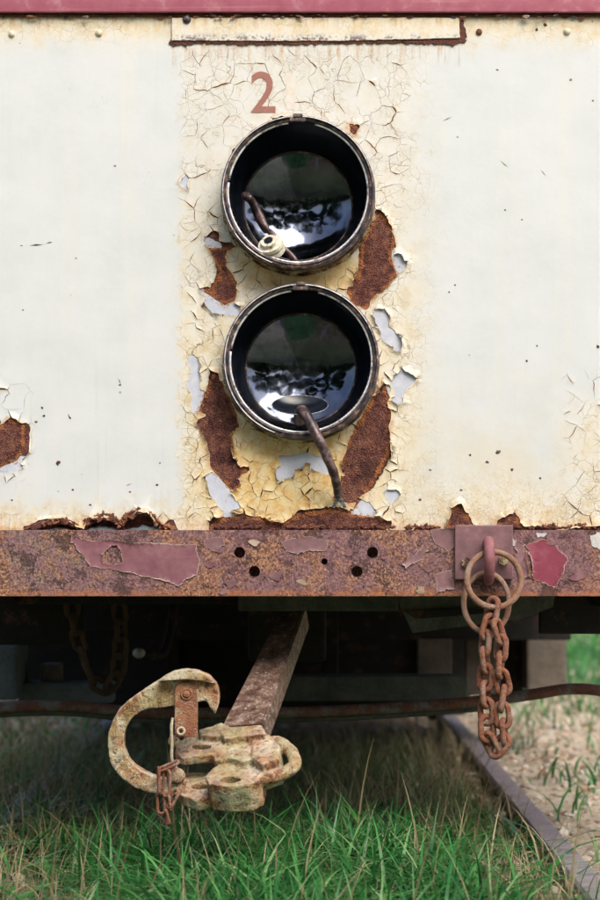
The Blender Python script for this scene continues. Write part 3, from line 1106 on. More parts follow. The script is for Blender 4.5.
for k, (tops, th, bl) in enumerate([
        ([(24, 529), (34, 525), (46, 521), (60, 518.5), (72, 521), (82, 527)], 4.5, .006),
        ([(80, 528), (88, 519), (97, 515), (107, 514), (116, 518), (123, 525)], 5, .008),
        ([(118, 525), (125, 516), (134, 510.5), (145, 510), (154, 515), (160, 523), (170, 527), (179, 531)], 5.5, .010)]):
    lip_strip('rust_lip', tops, 531, -.0002, bl * .45, M['rust_lip'], k + 1, th * .55)
    lip_strip('rust_lip', [(x + 2, y + 4) for x, y in tops], 531, .007, bl * .7, M['rust'], k + 31, th * .8)
    scale_plates([(x, y + .5) for x, y in tops], 16, k)
for k, (a, c, s_) in enumerate([(214, 262, 4), (286, 330, 5), (336, 396, 12), (444, 476, 6), (494, 522, 7), (404, 440, 8), (526, 604, 9)]):
    top = [(x, 527 + 2.2 * fnoise(x * .09, s_)) for x in np.linspace(a, c, max(4, int((c - a) / 6)))]
    lip_strip('rust_lip', top, 531, -.0003, .0035, M['rust_lip'] if k % 2 else M['rust'], s_ + 10, 3.2)
    scale_plates(top, int((c - a) / 5), s_ + 50, 1.2, 3.4, -3, 2)
# slumped dark scale inside the rusted-through openings
for k, (a, c) in enumerate([(30, 82), (84, 124), (122, 174)]):
    v, f = [], []
    xs = np.linspace(a, c, 20)
    for i, x in enumerate(xs):
        e = math.sin(math.pi * i / 19)
        hgt = (5 + 4.5 * fnoise(x * .15, k, 3)) * e + .5
        for t in range(6):
            u = t / 5
            v.append(tuple(P(x, 531 - hgt * u, .016 - .012 * math.cos(u * 1.5) - .003 * fnoise(x * .3, u * 3, k))))
    for i in range(19):
        for t in range(5):
            f.append((i * 6 + t, (i + 1) * 6 + t, (i + 1) * 6 + t + 1, i * 6 + t + 1))
    pyobj('rust_scale', v, f, M['under_blue'] if k else M['rim_black'], panel, True)

def spot(pl, m, k):
    bm = bmesh.new()
    extrude_poly(bm, [P(x, y, -.0016) for x, y in ragged(pl, 1.2, .5, k)], Vector((0, .0003, 0)))
    bmobj('rust_spot', bm, M[m], panel)


SPOTS = [(58, 463, 2.6), (115, 166, 1), (23, 310, .9), (157, 485, 1.3), (160, 463, .9), (130, 492, 1), (73, 490, 1), (571, 80, 1.5), (593, 101, 1), (505, 210, 1), (522, 220, .9), (537, 346, 1), (527, 361, 1.1), (498, 452, 2.2), (461, 490, 1.2), (598, 347, 2.2), (449, 292, 1), (455, 285, .9), (545, 25, 2), (537, 30, 1.6), (497, 70, 1), (42, 408, 1.6), (44, 416, 1.2), (36, 422, 1.4), (70, 418, 1), (120, 385, .9), (420, 500, 1.4), (470, 455, 1.2), (487, 462, 1.5), (512, 470, 1.4), (540, 478, 1.2), (430, 470, 1), (90, 505, 1.2), (12, 500, 1.1)]
rk = random.Random(8)
for k, (x, y, r) in enumerate(SPOTS):
    m_ = rk.randint(6, 9)
    spot([(x + math.cos(2 * math.pi * i / m_) * r * rk.uniform(.6, 1.5), y + math.sin(2 * math.pi * i / m_) * r * rk.uniform(.6, 1.3)) for i in range(m_)], ('rust', 'rim_black', 'rust_lip')[k % 3], k)
for k, (x0, y0, x1, y1, t) in enumerate([(30, 245.6, 43, 244.6, .9), (46, 243.4, 53, 242, .7), (20, 245.8, 23, 245.6, .5), (68, 413, 70, 419, .5), (118, 378, 121, 384, .5), (500, 161, 508, 167, .35), (541, 170, 546, 176, .35), (443, 121, 452, 117, .5), (126, 486, 132, 483, .5)]):
    dx, dy = x1 - x0, y1 - y0
    l = math.hypot(dx, dy)
    nx_, ny_ = -dy / l * t, dx / l * t
    spot([(x0, y0), (x0 + dx * .5 + nx_, y0 + dy * .5 + ny_), (x1, y1), (x0 + dx * .5 - nx_, y0 + dy * .5 - ny_)], 'rim_black', k + 60)

# stencilled number: a strong 2 and the ghost of a worn digit beside it
def text_part(name, s, x0, x1, y0, y1, m, yy):
    cu = bpy.data.curves.new(name, 'FONT')
    cu.body = s
    cu.extrude = .02
    cu.offset = .008
    t = bpy.data.objects.new(name, cu)
    COL.objects.link(t)
    bake_me = bpy.data.meshes.new_from_object(t.evaluated_get(bpy.context.evaluated_depsgraph_get()))
    bpy.data.objects.remove(t)
    co = np.array([v.co for v in bake_me.vertices])
    lo, hi = co.min(0), co.max(0)
    for v in bake_me.vertices:
        u = (v.co.x - lo[0]) / (hi[0] - lo[0])
        q = (v.co.y - lo[1]) / (hi[1] - lo[1])
        w_ = P(x0 + u * (x1 - x0), y1 + q * (y0 - y1))
        v.co = (w_.x, yy - (.0003 if v.co.z > 0 else 0), w_.z)
    return mobj(name, bake_me, m, panel)


bpy.context.view_layer.update()
text_part('painted_number', '2', 251, 275.5, 72, 113, M['stencil'], -.0016)
text_part('worn_number', '1', 286, 295, 73, 110, M['ghost'], -.0014)


# ------------------------------------------------------------------ headlights
def headlight(cx, cy, rad, prot, tilt):
    c = P(cx, cy, 0)
    h = bpy.data.objects.new('headlight', None)
    link(h, car)
    s = (DIST - prot) / DIST
    Rr = rad * K * s                            # true front radius
    cf = P(cx, cy, -prot)                       # front centre
    c = Vector((cf.x, 0, cf.z + tilt))
    ax = Vector((cf.x, -prot, cf.z))

    def ring(name, prof, m, wob=0, seed=0, parent=h):
        v, f = lathe(prof, (0, 0, 0), 112, wob, seed)
        v = [(ax.x + p[0], p[1], ax.z + p[2] + tilt * (p[1] + prot) / prot * (1 if p[1] < .02 else 1)) for p in v]
        o = pyobj(name, v, f, m, parent)
        o.data.polygons.foreach_set('use_smooth', [True] * len(o.data.polygons))
        o.data.set_sharp_from_angle(angle=R(35))
        return o
    ring('rim_band', [(Rr * 1.005, .004), (Rr * 1.012, -.004), (Rr * .985, -.008), (Rr * .98, -prot * .55), (Rr * 1.0, -prot * .6), (Rr * 1.0, -prot * .72)], M['rim_outer'], .0022, cx)
    rim = ring('rim', [(Rr * .99, -prot * .70), (Rr * 1.0, -prot * .86), (Rr * .988, -prot), (Rr * .965, -prot - .002), (Rr * .955, -prot + .003), (Rr * .945, -prot + .003), (Rr * .935, -prot - .0005), (Rr * .922, -prot + .001), (Rr * .915, -prot + .006)], M['rim_black'], .0006, cx + 3)
    # bright inner ring with gaps, and the bead on the outer lip
    def arc(name, rr, yy, a0, a1, th, m, parent):
        bm = bmesh.new()
        n = max(6, int((a1 - a0) / 4))
        tube(bm, [Vector((ax.x + math.cos(R(a0 + (a1 - a0) * k / n)) * rr, yy, ax.z + math.sin(R(a0 + (a1 - a0) * k / n)) * rr)) for k in range(n + 1)], th, 8)
        return bmobj(name, bm, m, parent, True)
    arc('retaining_wire', Rr * .905, -prot + .006, 98, 170, .0022, M['rim_silver'], h)
    arc('retaining_wire', Rr * .905, -prot + .006, 172, 442 - 6, .0022, M['rim_silver'], h)
    arc('bead', Rr * .972, -prot - .002, 20, 250, .0010, M['rim_silver'], rim)
    # top clip
    bm = bmesh.new()
    box(bm, (ax.x - .017, -prot - .007, ax.z + Rr * .90), (ax.x + .015, -prot + .006, ax.z + Rr * .965), .002)
    box(bm, (ax.x - .009, -prot - .010, ax.z + Rr * .955), (ax.x + .009, -prot + .004, ax.z + Rr * 1.0), .002)
    bmobj('clip', bm, M['rim_black'], h)
    # tapered black housing and dished reflector
    rb = Rr * .715
    ring('housing', [(Rr * .915, -prot + .005), (Rr * .90, -prot + .02), (Rr * .885, 0), (Rr * .82, .03), (rb + .004, .062), (rb + .001, .063)], M['housing'])
    prof = []
    dep = .034
    for k in range(15):
        u = 1 - k / 14
        prof.append((max(rb * u, .0002), .063 + dep * (1 - u * u)))
    ring('reflector', prof, M['reflector'])
    ring('reflector_lip', [(rb + .003, .0625), (rb + .0015, .0605), (rb - .0005, .0615), (rb - .001, .0635)], M['rim_black'])
    return h, ax, Rr


h1, ax1, R1 = headlight(298, 192, 77.5, .062, -.004)
h2, ax2, R2 = headlight(301, 361, 78.5, .050, -.003)

# upper lamp: loose cable end and a cream bulb socket lying in the bowl
bm = bmesh.new()
pts_ = [P(246, 196, -.035), P(252, 202, -.02), P(258, 214, -.015), P(265, 228, -.02), P(273, 235, -.03), P(282, 246, -.035), P(291, 256, -.04), P(297, 264, -.045)]
cv = catmull(pts_, 6)
tube(bm, cv, [(.0135 if i < 20 else .0085) + .0012 * math.cos(i * .5) for i in range(len(cv))], 12, flat=.6)
bmobj('cable', bm, M['cable'], h1, True)
bm = bmesh.new()
c = P(271, 246, -.045)
axd = Vector((-.30, -.74, .60)).normalized()
q = axd.to_track_quat('Z', 'Y')
for (r, z0, z1) in ((.026, -.014, -.005), (.018, -.005, .000), (.026, .000, .007), (.017, .007, .015)):
    rr = bmesh.ops.create_cone(bm, segments=20, radius1=r, radius2=r * .95, depth=z1 - z0, cap_ends=True)
    for v in rr['verts']:
        v.co = q @ (v.co + Vector((0, 0, (z0 + z1) / 2))) + c
so = bmobj('bulb_socket', bm, M['socket'], h1, angle=40)
bm = bmesh.new()
rr = bmesh.ops.create_cone(bm, segments=12, radius1=.009, radius2=.009, depth=.002, cap_ends=True)
for v in rr['verts']:
    v.co = q @ (v.co + Vector((0, 0, .0155))) + c
bmobj('dark_hole_disc', bm, M['housing'], so)  # black disc paints the dark of the socket hole

# lower lamp: loose bulb glass lying in the bowl and a cable hanging over the rim
cg = P(300, 405, -.012)
bm = bmesh.new()
el = [cg + Vector((math.cos(a) * .056, math.sin(a) * .030, math.sin(a) * .021)) for a in np.linspace(0, 2 * math.pi, 48, endpoint=False)]
tube(bm, el, .0010, 8, closed=True)
ringo = bmobj('glass_rim', bm, M['lead'], h2, True)
v = [tuple(cg + Vector((math.cos(a) * .055 * r, math.sin(a) * .0295 * r + .012 * (1 - r * r), math.sin(a) * .0205 * r - .008 * (1 - r * r)))) for r in (1, .75, .5, .25) for a in np.linspace(0, 2 * math.pi, 48, endpoint=False)]
v.append(tuple(cg + Vector((0, .012, -.008))))
f = [(r * 48 + k, r * 48 + (k + 1) % 48, (r + 1) * 48 + (k + 1) % 48, (r + 1) * 48 + k) for r in range(3) for k in range(48)]
f += [(144 + k, 144 + (k + 1) % 48, 192) for k in range(48)]
o = pyobj('lens_cup', v, f, M['housing'], h2, True)
bm = bmesh.new()
pts_ = [P(300, 424, -.020), P(299.5, 414, -.030), P(303, 411, -.045), P(309, 420, -.062), P(318, 438, -.075), P(327, 457, -.070), P(334, 474, -.050), P(337, 487, -.032), P(338.5, 497, -.022)]
cv = catmull(pts_, 6)
tube(bm, cv, [.0118 - .0036 * (i / (len(cv) - 1)) + .0005 * math.sin(i * 1.3) for i in range(len(cv))], 14)
cb = bmobj('cable', bm, M['cable'], h2, True)
bm = bmesh.new()
box(bm, P(295.5, 428, -.026), P(303.5, 412, -.014), .002)
bmobj('cable_shoe', bm, M['housing'], h2)
bm = bmesh.new()
for pl in ([(336, 495), (341, 494), (343, 500), (347, 508), (343.5, 508.5), (340, 502.5), (337.5, 502.5), (334.5, 508), (331.5, 507), (335, 500)],):
    extrude_poly(bm, [P(a, c, -.016 + (c - 495) * .0004) for a, c in pl], Vector((0, .0025, 0)))
bmobj('cable_lug', bm, M['lead'], cb)

# ------------------------------------------------------------------ buffer beam
BY = -.016
bz0, bz1 = P(0, 596, BY).z, P(0, 530, BY).z
bm = bmesh.new()
box(bm, (-.87, BY, bz0), (.87, .10, bz1), 0)
beam = bmobj('buffer_beam', bm, M['beam'], car)
cut = bmesh.new()
HOLES = [(239.5, 552.5, 5.6), (254.5, 571.5, 5.6), (372.5, 552.5, 5.6), (357, 571.5, 5.6), (324.5, 561.5, 3.2), (286.5, 560.5, 2.6)]
for (x, y, r) in HOLES:
    c = P(x, y, BY)
    rr = bmesh.ops.create_cone(cut, segments=28, radius1=r * K, radius2=r * K, depth=.06, cap_ends=True)
    for v in rr['verts']:
        v.co = Vector((v.co.x + c.x, BY + v.co.z, c.z + v.co.y))
bmesh.ops.recalc_face_normals(cut, faces=cut.faces[:])
cme = bpy.data.meshes.new('cut')
cut.to_mesh(cme)
cut.free()
cuto = bpy.data.objects.new('cut', cme)
COL.objects.link(cuto)
md = beam.modifiers.new('b', 'BOOLEAN')
md.object = cuto
md.solver = 'EXACT'
md2 = beam.modifiers.new('bev', 'BEVEL')
md2.width = .0018
md2.segments = 2
md2.limit_method = 'ANGLE'
bpy.context.view_layer.update()
bake(beam)
bpy.data.objects.remove(cuto)

# paint left on the beam
KEEPB = [
    ([(70, 534), (90, 538), (112, 538), (135, 542), (160, 543), (196, 545), (200, 560), (196, 575), (186, 579), (178, 586), (160, 580), (132, 575), (112, 571), (92, 567), (86, 556), (78, 548)], 'maroon'),
    ([(523, 545), (540, 538), (552, 537), (556, 546), (569, 560), (562, 575), (555, 587), (540, 583), (531, 580), (530, 562)], 'maroon_gloss'),
    ([(429, 529), (454, 528), (454, 547), (448, 553), (440, 547), (433, 543)], 'plate_maroon'),
    ([(400, 563), (408, 556), (420, 552), (423, 540), (426, 549), (421, 560), (405, 567)], 'plate_maroon'),
    ([(434, 573), (452, 570), (456, 590), (436, 592)], 'plate_maroon'),
    ([(282, 541), (310, 538), (330, 542), (328, 552), (308, 552), (296, 556), (285, 552)], 'plate_maroon'),
    ([(514, 540), (522, 546), (526, 565), (528, 578), (518, 580), (514, 570)], 'plate_maroon'),
    ([(203, 540), (224, 538), (226, 546), (214, 552), (204, 548)], 'plate_maroon'),
]
HOLEB = [[(103, 556), (111, 547), (121, 549), (122, 560), (114, 566), (104, 562)]]
WHITEB = [[(590, 536), (606, 530), (606, 552), (592, 546)], [(512, 538), (516, 541), (515, 546), (511, 545)], [(536, 533), (548, 533), (544, 537), (538, 537)]]
for idx, (pl, mm) in enumerate(KEEPB):
    r2 = random.Random(idx)
    xs, ys = [p[0] for p in pl], [p[1] for p in pl]
    big = mm == 'maroon_gloss'
    bnds = (min(xs) - 14, max(xs) + 14, min(ys) - 14, max(ys) + 14)
    seeds = []
    hol = HOLEB if idx == 0 else []
    for pl2 in [pl] + hol:
        m = len(pl2)
        for k in range(m):
            a, c = Vector(pl2[k]), Vector(pl2[(k + 1) % m])
            nrm = Vector((-(c - a).y, (c - a).x)).normalized()
            n = max(1, int((c - a).length / 7))
            for t in range(n):
                p = a + (c - a) * ((t + .5) / n)
                d = r2.uniform(2.8, 4.4)
                for sg in (-1, 1):
                    q = p + nrm * d * sg
                    try_seed(q.x, q.y, 3.4)
    for it in range(400):
        try_seed(r2.uniform(bnds[0], bnds[1]), r2.uniform(bnds[2], bnds[3]), 15)
    sa = np.array(seeds)
    kp = sdist(sa, [pl]) < 0
    if hol:
        kp &= sdist(sa, hol) > 0
    kp = kp.tolist()
    ck = (lambda x, y: .0)
    fb = make_flakes(seeds, bnds, kp, ck, lambda x, y: .35, lambda x, y: .5, BY, .0012, idx, 2.2, lipmax=.007 if big else .005)
    if fb:
        mobj('paint_flake', flake_mesh('paint_flake', fb, M[mm]), None, beam)
for pl in WHITEB:
    bm = bmesh.new()
    extrude_poly(bm, [P(x, y, BY - .0012) for x, y in ragged(pl, 2.5, 1.4, 3)], Vector((0, .001, 0)))
    bmobj('white_paint_chip', bm, M['pale'], beam)
rb_ = random.Random(5)
for k in range(22):
    x, y, r = rb_.uniform(205, 600), rb_.uniform(535, 592), rb_.uniform(2.5, 7)
    if 450 < x < 518 or any(math.hypot(x - a, y - c) < r * 1.5 + q for a, c, q in HOLES):
        continue
    m_ = rb_.randint(7, 11)
    pl = [(x + math.cos(2 * math.pi * i / m_) * r * rb_.uniform(.5, 1.6), y + math.sin(2 * math.pi * i / m_) * r * rb_.uniform(.4, 1.0)) for i in range(m_)]
    pl = ragged(pl, 1.6, 1.1, k)
    tx, tz = rb_.uniform(-.1, .1), rb_.uniform(-.25, .05)
    bm = bmesh.new()
    extrude_poly(bm, [P(a, min(max(c, 531.5), 595), BY - .0012 - max(0, tx * (a - x) * K + tz * (c - y) * K + .0008)) for a, c in pl], Vector((0, .0009, 0)))
    bmobj('paint_chip', bm, M[('plate_maroon', 'maroon', 'plate_maroon', 'plate_maroon', 'chip_pale')[k % 5]], beam)
# cracked seam across the glossy patch
# ------------------------------------------------------------------ chain bracket on the beam
PY = BY - .012
plate_bm = bmesh.new()
box(plate_bm, (P(455, 0, PY).x, PY, P(0, 579.5, PY).z), (P(513, 0, PY).x, BY - .0005, P(0, 525, PY).z), .0022)
plate = bmobj('bracket_plate', plate_bm, M['plate_maroon'], car)
for (x, y) in ((466.5, 562.5), (503.5, 560)):
    c = P(x, y, PY)
    bm = bmesh.new()
    rr = bmesh.ops.create_cone(bm, segments=6, radius1=.011, radius2=.0105, depth=.008, cap_ends=True)
    for v in rr['verts']:
        v.co = Vector((c.x + v.co.x, PY - .004 + v.co.z, c.z + v.co.y))
    bmobj('bolt_head', bm, M['rim_outer'], plate)
# staple eye: a fin-like loop standing out of the plate
bm = bmesh.new()
ey = catmull([P(488, 546, PY + .002), P(488.5, 541.5, PY - .016), P(489, 545, PY - .036), P(489.5, 556, PY - .050), P(489.5, 568, PY - .046), P(489, 577, PY - .030), P(488.5, 580, PY - .012), P(488, 576, PY + .002)], 6)
tube(bm, ey, [.0108] * len(ey), 14, flat=1.0)
eye = bmobj('staple_eye', bm, M['eye_maroon'], plate, True)

# ------------------------------------------------------------------ rings and safety chain
sc = thing('safety_chain', 'rusty doubled chain hanging from two iron rings on the beam bracket', 'chain', P(494, 755, -.05))


def ring_part(name, cx, cy, rx, ry, y0, tilt_y, tilt_z, th, m, parent):
    bm = bmesh.new()
    s = (DIST + y0) / FPX
    c = P(cx, cy, y0)
    pth = []
    for a in np.linspace(0, 2 * math.pi, 56, endpoint=False):
        x, z = math.cos(a) * rx * s, math.sin(a) * ry * s
        pth.append(c + Vector((x, tilt_y * x + tilt_z * z, z)))
    tube(bm, pth, [th * (1 + .12 * fnoise(math.cos(i * .11) * 3, math.sin(i * .11) * 3, cx)) for i in range(56)], 12, closed=True)
    return bmobj(name, bm, m, parent, True)


ring_part('ring', 494, 579.5, 27.5, 27.5, -.070, .15, .28, .0062, M['ring_rust'], sc)
ring_part('ring', 486.3, 602.5, 22.8, 29.5, -.052, .1, .18, .0056, M['ring_rust'], sc)


def link_mesh(L, Wd, th):
    """one oval chain link, long axis Z, flat in XZ"""
    bm = bmesh.new()
    r = Wd / 2 - th
    s = L / 2 - th - r
    pth = []
    for k in range(13):
        a = math.pi * k / 12
        pth.append(Vector((math.cos(a) * r, 0, s + math.sin(a) * r)))
    for k in range(13):
        a = math.pi + math.pi * k / 12
        pth.append(Vector((math.cos(a) * r, 0, -s + math.sin(a) * r)))
    tube(bm, pth, th, 10, closed=True)
    bmesh.ops.recalc_face_normals(bm, faces=bm.faces[:])
    me = bpy.data.meshes.new('link')
    bm.to_mesh(me)
    bm.free()
    me.polygons.foreach_set('use_smooth', [True] * len(me.polygons))
    return me


def chain_along(path, lme, pitch, m, parent, phase=0.0, name='link', wob=0.0, seed=1):
    """lay links along a polyline, alternate links turned a quarter"""
    rr = random.Random(seed)
    pts = [Vector(p) for p in path]
    acc = [0]
    for a, c in zip(pts, pts[1:]):
        acc.append(acc[-1] + (c - a).length)

    def at(d):
        for i in range(len(pts) - 1):
            if d <= acc[i + 1] or i == len(pts) - 2:
                return pts[i].lerp(pts[i + 1], (d - acc[i]) / max(1e-6, acc[i + 1] - acc[i]))
    n = int(acc[-1] / pitch)
    for k in range(n):
        p0, p1 = at(k * pitch), at((k + 1) * pitch)
        t = (p0 - p1).normalized()
        q = t.to_track_quat('Z', 'Y')
        o = bpy.data.objects.new(name, lme)
        link(o, parent)
        rot = q.to_matrix().to_4x4() @ Matrix.Rotation(R(phase + 90 * (k % 2)) + rr.uniform(-wob, wob), 4, 'Z')
        o.matrix_world = Matrix.Translation((p0 + p1) / 2) @ rot
        o.matrix_basis = PINV[parent.name].inverted() @ o.matrix_world if False else Matrix.Translation((p0 + p1) / 2) @ rot


lk = link_mesh(.060, .037, .0060)
lk.materials.append(M['chain_rust'])
top = P(493, 603, -.078)
left = [P(493.5, 602, -.078), P(490, 622, -.080), P(484, 645, -.082), P(486, 668, -.078), P(485, 690, -.080), P(487, 712, -.078), P(486.5, 730, -.080), P(490, 746, -.080), P(496, 752, -.082), P(503, 747, -.085), P(505, 732, -.084), P(501, 712, -.088), P(504, 690, -.086), P(499, 668, -.09), P(502, 645, -.088), P(498, 628, -.092), P(495.5, 622, -.092)]
chain_along(catmull(left, 6), lk, .0335, None, sc, 40, wob=.35, seed=4)

# ------------------------------------------------------------------ coupler
ALPHA, PSI = R(26), R(20)
ey_ = Vector((math.sin(PSI) * math.cos(ALPHA), math.cos(PSI) * math.cos(ALPHA), math.sin(ALPHA)))
ex_ = Vector((math.cos(PSI), -math.sin(PSI), 0))
ez_ = ex_.cross(ey_)
O = P(220, 745, -.12)
CAMP = Vector((0, -DIST, CZ))


def L(px, py, z=0.0):
    """pixel -> point on the drooping coupler's plane at height z above its top"""
    d = P(px, py, 0) - CAMP
    o = O + ez_ * z
    return CAMP + d * ((o - CAMP).dot(ez_) / d.dot(ez_))


cp = thing('coupler', 'rusty cream cast coupler with curved chopper hook, on drooping drawbar below the beam', 'coupler', P(215, 800, -.1))


def slab(bm, pl, z, th):
    extrude_poly(bm, [L(x, y, z) for x, y in pl], -ez_ * th)


bm = bmesh.new()
slab(bm, [(174, 752), (177, 743), (184, 737.5), (196, 734), (215, 731), (236, 727), (262, 726), (268, 737), (266, 750), (258, 757), (243, 761), (231, 757.5), (216, 754), (198, 755), (182, 757)], 0, .020)
slab(bm, [(212, 768), (226, 761), (243, 757), (258, 758), (262, 766), (259, 779), (248, 785), (226, 786), (208, 783), (205, 776)], -.014, .060)
slab(bm, [(181, 778), (186, 772), (215, 771), (218, 789), (210, 797), (196, 800), (181, 795), (175, 788)], -.054, .026)
slab(bm, [(212, 748), (262, 738), (264, 756), (214, 760)], -.004, .074)           # web joining the jaws
slab(bm, [(253, 731), (268, 733), (280, 745), (279, 757), (262, 764), (252, 756)], .004, .060)   # right cheek
slab(bm, [(218, 728), (262, 724), (266, 733), (224, 738)], .016, .05)             # collar at the drawbar
slab(bm, [(198, 729), (222, 722), (236, 729), (222, 736), (200, 735)], .012, .02)  # left ear
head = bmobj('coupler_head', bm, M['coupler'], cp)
# horn on the right, remeshed in
bm = bmesh.new()
hp = catmull([L(262, 748, -.02), L(276, 743, -.014), L(287, 748, -.014), L(294, 757, -.018), L(294, 766, -.022), L(284, 773, -.026), L(270, 777, -.028), L(256, 778, -.03)], 6)
tube(bm, hp, [.0165 - .004 * math.sin(math.pi * i / (len(hp) - 1)) for i in range(len(hp))], 14)
hme = bpy.data.meshes.new('horn')
bm.to_mesh(hme)
bm.free()
bm = bmesh.new()
bm.from_mesh(head.data)
bm.from_mesh(hme)
# rounded knob at the left pin
rr = bmesh.ops.create_uvsphere(bm, u_segments=16, v_segments=10, radius=.012)
for v in rr['verts']:
    v.co += L(174, 741, .004)
bm.to_mesh(head.data)
bm.free()
# pin holes
cut = bmesh.new()
for (x, y, z, rx, ry, dep) in ((200, 742, .01, .021, .010, .034), (229, 773, 0, .021, .011, .040), (199, 782, -.045, .019, .010, .022)):
    c = L(x, y, z)
    ring_ = [c + ex_ * math.cos(a) * rx + ey_ * math.sin(a) * ry for a in np.linspace(0, 2 * math.pi, 24, endpoint=False)]
    extrude_poly(cut, ring_, -ez_ * dep)
bmesh.ops.recalc_face_normals(cut, faces=cut.faces[:])
cme = bpy.data.meshes.new('cut')
cut.to_mesh(cme)
cut.free()
cuto = bpy.data.objects.new('cut', cme)
COL.objects.link(cuto)
remesh(head, .0026, 2)
md = head.modifiers.new('b', 'BOOLEAN')
md.object = cuto
md.solver = 'MANIFOLD'
bpy.context.view_layer.update()
bake(head)
bpy.data.objects.remove(cuto)
remesh(head, .0021, 0, .0014, 60)

# chopper hook: forged C
HYK = -.150
outer = [(215, 714), (218.5, 704), (219, 692), (216, 683), (209, 676), (199, 671.5), (186, 669.5), (174, 671.5), (160, 679), (140, 692), (122, 706), (113, 720), (108, 736), (108, 750), (112, 766), (122, 778), (136, 788), (152, 793), (168, 795), (184, 793)]
inner = [(186, 780), (168, 779), (154, 776), (140, 769), (130, 760), (125, 750), (124, 739), (126.5, 726), (134, 716), (147, 709), (162, 707.5), (180, 705), (199, 702), (206, 701), (210, 707)]
sm = catmull([(x, y, 0) for x, y in outer], 3) + catmull([(x, y, 0) for x, y in inner], 3)
hook_bm = bmesh.new()
yaw = -.18
extrude_poly(hook_bm, [P(p.x, p.y, HYK + (p.x - 165) * .002 * yaw) for p in sm], Vector((0, .034, 0)))
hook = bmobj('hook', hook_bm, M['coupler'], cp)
bm = bmesh.new()
bm.from_mesh(hook.data)
cap = [(158, 681), (166, 675), (174, 671), (186, 669), (199, 671), (209, 675.5), (216.5, 683.5), (212, 683), (200, 680.5), (186, 679.5), (172, 680.5)]
extrude_poly(bm, [P(x, y, HYK - .026) for x, y in cap], Vector((0, .04, 0)))
bmesh.ops.recalc_face_normals(bm, faces=bm.faces[:])
bm.to_mesh(hook.data)
bm.free()
remesh(hook, .0024, 2, .0012, 60)
# strap and pin
bm = bmesh.new()
st = [(174.5, 737), (174.5, 690), (176, 685), (180, 682), (192, 682), (196, 685), (197.8, 690), (197.8, 737)]
extrude_poly(bm, [P(x, y, HYK - .012) for x, y in st], Vector((0, .011, 0)))
strap_ = bmobj('strap', bm, M['strap_rust'], cp)
remesh(strap_, .002, 3, .0007, 80)
c = P(186.5, 694, HYK - .012)
v, f = lathe([(.0118, .001), (.0118, -.002), (.0105, -.003), (.0085, -.003), (.0078, -.0005), (.0074, -.0005), (.007, -.004), (.004, -.006), (.0002, -.0065)], (c.x, c.y, c.z), 28, .0003, 5)
pyobj('pin', v, f, M['strap_rust'], cp, True)
bm = bmesh.new()
c = P(181, 731, HYK - .02)
tube(bm, [c + Vector((math.cos(a) * .0065, .002 * math.sin(a), math.sin(a) * .0065)) for a in np.linspace(0, 2 * math.pi, 20, endpoint=False)], .0026, 8, closed=True)
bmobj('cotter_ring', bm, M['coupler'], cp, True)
bm = bmesh.new()
tube(bm, catmull([P(173, 718, HYK - .004), P(171.5, 727, HYK - .01), P(172, 742, HYK - .012), P(172, 760, HYK - .01), P(178, 770, HYK)], 5), .0032, 8)
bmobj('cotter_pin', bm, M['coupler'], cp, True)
# pivot lug of the hook under the jaw
bm = bmesh.new()
rr = bmesh.ops.create_uvsphere(bm, u_segments=20, v_segments=14, radius=.019)
for v in rr['verts']:
    v.co = Vector((v.co.x, v.co.y * .55, v.co.z * .85)) + P(176, 776, HYK - .006)
lug = bmobj('pivot_lug', bm, M['strap_rust'], cp)
remesh(lug, .002, 6, .001, 70)
# drawbar, running back under the car
bm = bmesh.new()
nl, nr = L(221, 727, .008), L(263, 724, .008)
dirb = ey_
far = .50
fl_, fr_ = L(283, 606, .008), L(306, 606, .008)
v = [nl, nr, fr_, fl_]
extrude_poly(bm, [Vector(p) for p in v], -ez_ * .052)
bmesh.ops.bevel(bm, geom=bm.edges[:], offset=.003, segments=2, affect='EDGES')
bmobj('drawbar', bm, M['drawbar'], cp, angle=40)
# rivet heads / bright chips on the drawbar
# keeper chain
kl = link_mesh(.050, .021, .0030)
kl.materials.append(M['chain_rust'])
kc = bpy.data.objects.new('keeper_chain', None)
link(kc, cp)
PINV[kc.name] = Matrix()
yk = HYK - .026
for i, (x0, y0, x1, y1, turn) in enumerate([(180, 761, 157, 771, 20), (158.5, 766, 159, 795, 10), (167, 768, 166, 798, 60), (160.5, 789, 161.5, 815, 70), (168, 793, 170.5, 812, 15), (178, 789, 168, 809, 40), (164.5, 808, 169, 826, 25)]):
    a, c = P(x0, y0, yk - .003 * (i % 3)), P(x1, y1, yk - .003 * (i % 3))
    t = (a - c)
    o = bpy.data.objects.new('link', kl)
    link(o, kc)
    o.matrix_basis = Matrix.Translation((a + c) / 2) @ t.normalized().to_track_quat('Z', 'Y').to_matrix().to_4x4() @ Matrix.Rotation(R(turn), 4, 'Z') @ Matrix.Diagonal((1, 1, t.length / .050, 1))

# ------------------------------------------------------------------ underframe
def upart(name, px0, py0, px1, py1, y, dep, m, bev=.004, skew=0):
    a, c = P(px0, py1, y), P(px1, py0, y)
    return part_box(name, (a.x, y, a.z), (c.x, y + dep, c.z), M[m], car, bev)


# cross pipe
bm = bmesh.new()
cv = catmull([P(-60, 711, .45), P(20, 706, .45), P(75, 706, .45), P(140, 712, .45), P(230, 713, .45), P(330, 711, .45), P(420, 706, .44), P(490, 700, .43), P(535, 694, .42), P(568, 689, .42), P(600, 690.5, .42), P(650, 700, .42)], 6)
tube(bm, cv, .0125, 12, flat=1.0)
bmobj('cross_pipe', bm, M['pipe'], car, True)
bm = bmesh.new()
cv2 = [p + Vector((0, .02, -.016)) for p in cv if p.x < .40]
tube(bm, cv2, .009, 8)
bmobj('brake_rod', bm, M['under_green'], car, True)
